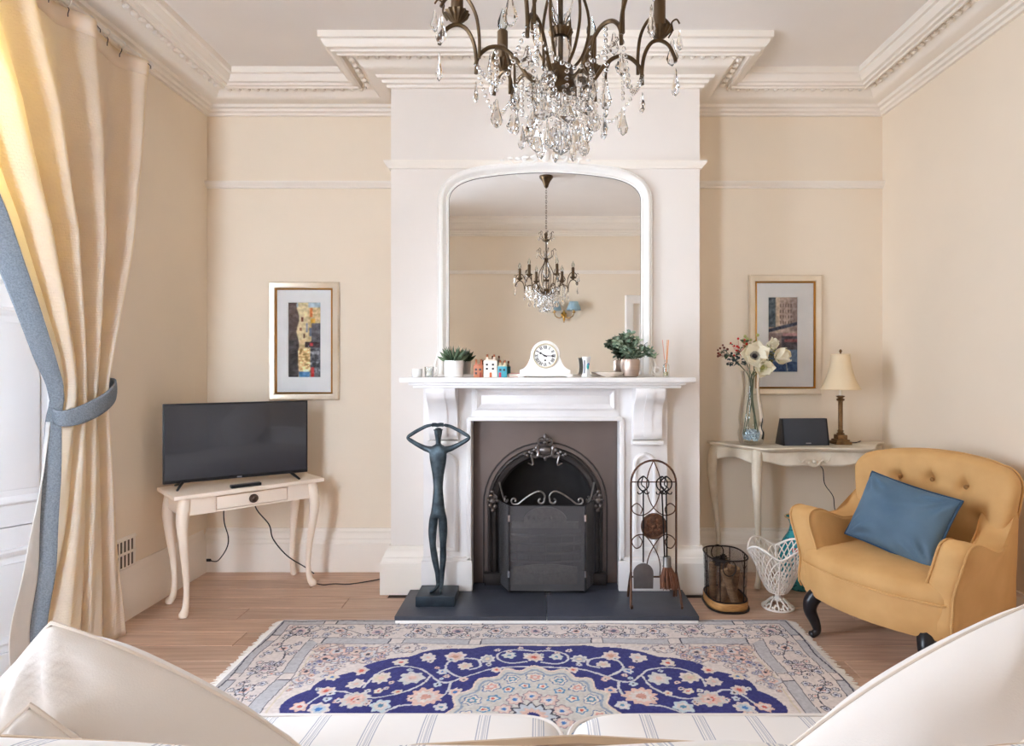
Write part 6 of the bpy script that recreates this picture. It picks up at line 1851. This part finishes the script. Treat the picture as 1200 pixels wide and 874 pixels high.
    fl(26, lambda x, y: math.hypot(x / .93, y / .57) < .96 and math.hypot(x / .31, y / .35) > 1.15, .012, .020, [CREAM, (196, 204, 212), PINK], None)
    # ---- central medallion
    q2 = np.hypot(X / .30, Y / .345); t2 = np.arctan2(Y / .345, X / .30)
    e2 = 1.0 + .05 * np.cos(16 * t2)
    paint(q2 < e2 * 1.03, (226, 206, 190)); paint(q2 < e2, (206, 200, 192))
    ring = (q2 < e2 * .94) & (q2 > e2 * .90); paint(ring, (150, 160, 176))
    for k in range(16):
        a = 2 * PI * k / 16
        flower(.30 * .80 * math.cos(a), .345 * .80 * math.sin(a), .034, 6, (226, 214, 200), TEAL if k % 2 else (214, 160, 150), CREAM, a, (96, 120, 160))
    for k in range(16):
        a = 2 * PI * (k + .5) / 16
        flower(.30 * .60 * math.cos(a), .345 * .60 * math.sin(a), .026, 5, (90, 140, 178), (226, 214, 200), RED, a)
    for k in range(10):
        a = 2 * PI * (k + .5) / 10
        flower(.30 * .38 * math.cos(a), .345 * .38 * math.sin(a), .034, 7, (220, 190, 178), CREAM, BLUE, a, (150, 130, 140))
    flower(0, 0, .085, 12, (196, 200, 206), PINK, NAVY, 0, INKC)
    # hand-knotted irregularity of the wool
    n = blur(rs.random((ny, nx)), 2)[..., None]; n = (n - n.mean()) / n.std()
    C += n * 5
    # slow warp so that nothing looks ruled
    wx = (2.2 * np.sin(Y * 17) + 1.3 * np.sin(X * 23 + Y * 9)).astype(int); wy = (2.0 * np.sin(X * 15) + 1.2 * np.sin(Y * 27 + X * 7)).astype(int)
    jj = np.clip(np.arange(ny)[:, None] + wy, 0, ny - 1); ii = np.clip(np.arange(nx)[None, :] + wx, 0, nx - 1)
    return np.clip(C[jj, ii], 0, 255)
rg = thing('rug', 'cream and navy patterned wool rug with floral medallion before the hearth', 'rug', (RGX, RGY, 0))
WOOL = attr_mat('rug_wool', .95, .4, 700.0, .1, .15)
def rugz(X, Y):
    return np.stack([X, Y, np.full_like(X, .0105) + .0007 * np.sin(X * 3) + .0005 * np.sin(Y * 7)], 1)
pattern_grid('pile', WOOL, rg, RGW, RGD, rug_pattern(), rugz)
MB().bx(-RGW / 2, RGW / 2, -RGD / 2, RGD / 2, .0005, .0078).build('backing', M('rug_backing', (206, 198, 188), .95), rg, smooth=False)
fg = MB(); rnd = random.Random(6)
for s in (-1, 1):
    y = -RGD / 2
    while y < RGD / 2:
        x = s * RGW / 2
        L_ = rnd.uniform(.028, .045); dy_ = rnd.uniform(-.008, .008)
        fg.tube([(x, y, .007), (x + s * L_ * .5, y + dy_ * .3, .005), (x + s * L_, y + dy_, .0025)], [.0026, .0024, .0018], 4, caps=False)
        y += .0062
o = fg.build('fringe', M('fringe_cotton', (232, 226, 218), .95), rg); o['kind'] = 'stuff'

# ================================================================ sofa (seen from behind its back)
def ticking():
    """white cotton with groups of blue grey ticking stripes, along local X"""
    m = M('ticking_stripe_cotton', (238, 233, 229), .85, var=.01, scale=4, bump=.06, bscale=500)
    nt = m.node_tree; n = nt.nodes; L = nt.links; b = n['Principled BSDF']
    old = b.inputs['Base Color'].links[0].from_socket
    tc = [x for x in n if x.type == 'TEX_COORD'][0]
    sx = n.new('ShaderNodeSeparateXYZ'); L.new(tc.outputs['Object'], sx.inputs[0])
    mu = n.new('ShaderNodeMath'); mu.operation = 'MULTIPLY'; mu.inputs[1].default_value = 1 / .125; L.new(sx.outputs['X'], mu.inputs[0])
    fr = n.new('ShaderNodeMath'); fr.operation = 'FRACT'; L.new(mu.outputs[0], fr.inputs[0])
    rp = n.new('ShaderNodeValToRGB'); rp.color_ramp.interpolation = 'CONSTANT'
    e = rp.color_ramp.elements; e[0].position = 0; e[0].color = (0, 0, 0, 1); e[1].position = .40; e[1].color = (1, 1, 1, 1)
    for p, v_ in ((.425, 0), (.45, 1), (.462, 0), (.50, .6), (.54, .0), (.555, 1), (.568, 0), (.59, 1), (.615, 0)):
        q_ = e.new(p); q_.color = (v_, v_, v_, 1)
    L.new(fr.outputs[0], rp.inputs['Fac'])
    sc_ = n.new('ShaderNodeMath'); sc_.operation = 'MULTIPLY'; sc_.inputs[1].default_value = .62; L.new(rp.outputs['Color'], sc_.inputs[0])
    mx = n.new('ShaderNodeMix'); mx.data_type = 'RGBA'; L.new(sc_.outputs[0], mx.inputs[0]); L.new(old, mx.inputs[6]); mx.inputs[7].default_value = rgba((120, 130, 158))
    L.new(mx.outputs[2], b.inputs['Base Color'])
    return m
TICK = ticking()
PIPE = M('beige_piping', (204, 180, 154), .8)
LPIPE = M('linen_piping', (232, 220, 208), .9)
LINEN = M('white_linen', (234, 227, 221), .9, var=.02, scale=5, bump=.12, bscale=400)
SFX, SFY = .055, .96
sf = thing('sofa', 'white sofa with blue ticking stripes seen from behind its back', 'sofa', (SFX, SFY, 0))
MB().bx(-1.02, 1.02, -.44, .47, .10, .28).build('base', TICK, sf, bevel=.02)
for sx in (-1, 1):
    for sy in (-.38, .40):
        MB().tube([(sx * .94, sy, .11), (sx * .94, sy, 0)], [.026, .018], 10).build('leg', M('oak_leg', (140, 104, 70), .5), sf)
def softbox(w, d, h, r=.05, crown=.03, n=40, seed=0, sag=0.0):
    """rounded cushion, origin at its bottom centre"""
    P = []
    for k in range(n * 2):
        a = 2 * PI * k / (n * 2); c, s = math.cos(a), math.sin(a); e = 2 / 9.0
        P.append((w / 2 * abs(c) ** e * (1 if c > 0 else -1), d / 2 * abs(s) ** e * (1 if s > 0 else -1)))
    def mp(x, y, z):
        u, v_ = x / (w / 2), y / (d / 2)
        t = z / h
        nz = mnoise.noise(Vector((x * 5 + seed, y * 5, t * 2))) * .010
        if t > .5: z += crown * max(0, (1 - u * u)) * max(0, (1 - v_ * v_)) + nz
        return (x + nz * .5, y + nz * .5, z)
    es = r / max(w, d) * 2
    rings = [(.02, 0), (.5, 0), (1 - es, 0)] + [(1 - es + es * math.sin(q), r * (1 - math.cos(q))) for q in np.linspace(.2, PI / 2, 5)] + [(1 - es + es * math.cos(q), h - r + r * math.sin(q)) for q in np.linspace(0, PI / 2, 6)] + [(s, h) for s in np.linspace(1 - es, .02, 9)[1:]]
    return ring_loft(MB(), P, rings, mp), P
for k, (xc, sd) in enumerate(((-.45, 1), (.45, 2))):
    mb, P = softbox(.90, .78, .16, .05, .020, seed=sd * 7)
    mb.xf(Matrix.Translation((xc, .125, .28)))
    o = mb.build('seat_cushion', TICK, sf, angle=180)
    for z in (.30, .425):
        MB().tube([(xc + x * .995, .125 + y * .995, z) for x, y in P], .005, 5, closed=True).build('seat_piping', LINEN, o)
# back frame and back cushions
MB().bx(-1.02, 1.02, -.54, -.45, .10, .74).build('back_frame', TICK, sf, bevel=.03)
for xc, sd in ((-.615, 3), (-.015, 4), (.60, 6)):
    mb, P = softbox(.60, .17, .448, .05, .032, seed=sd * 5)
    m = Matrix.Translation((xc, -.355, .415)) @ Matrix.Rotation(R(6), 4, 'X')
    o = mb.xf(m).build('back_cushion', TICK, sf, angle=180)
    MB().tube([m @ Vector((x * .985, y * .93, .421 + .032 * max(0, 1 - (x / .30) ** 2))) for x, y in P], .0055, 5, closed=True).build('back_piping', PIPE, o)
for s in (-1, 1):
    mb, P = softbox(.17, .90, .50, .06, .01, seed=9 + s)
    mb.xf(Matrix.Translation((s * .985, .02, .10))).build('arm', TICK, sf, angle=180)
def scatter(label, loc, size, thick, rot, seed, mat=LINEN, pinch=-.03):
    t = thing('scatter_cushion', label, 'cushion', loc)
    mx = Matrix.Rotation(rot[2], 4, 'Z') @ Matrix.Rotation(rot[0], 4, 'X') @ Matrix.Rotation(rot[1], 4, 'Z')
    weld(pillow(MB(), size[0], size[1], thick, 48, seed, pinch, .020, power=.5, edge=3.0).xf(mx).build('cover', mat, t, angle=180))
    MB().tube(pillow_rim(size[0], size[1], pinch), .0028, 6, closed=True).xf(mx).build('piping', LPIPE, t)
    return t
scatter('large white linen cushion leaning on the sofa arm by the curtain', (-.585, .825, .645), (.42, .37), .20, (R(80), R(-27), R(4)), 1, pinch=-.09)
scatter('white linen cushion tucked behind the large one by the curtain', (-.600, .715, .645), (.30, .30), .09, (R(84), R(-42), R(8)), 5)
scatter('large white linen cushion leaning on the sofa arm by the armchair', (.625, .825, .655), (.46, .40), .21, (R(80), R(30), R(-4)), 3, pinch=-.09)
scatter('white linen cushion tucked behind the large one by the armchair', (.690, .715, .665), (.34, .34), .09, (R(84), R(40), R(-8)), 8)
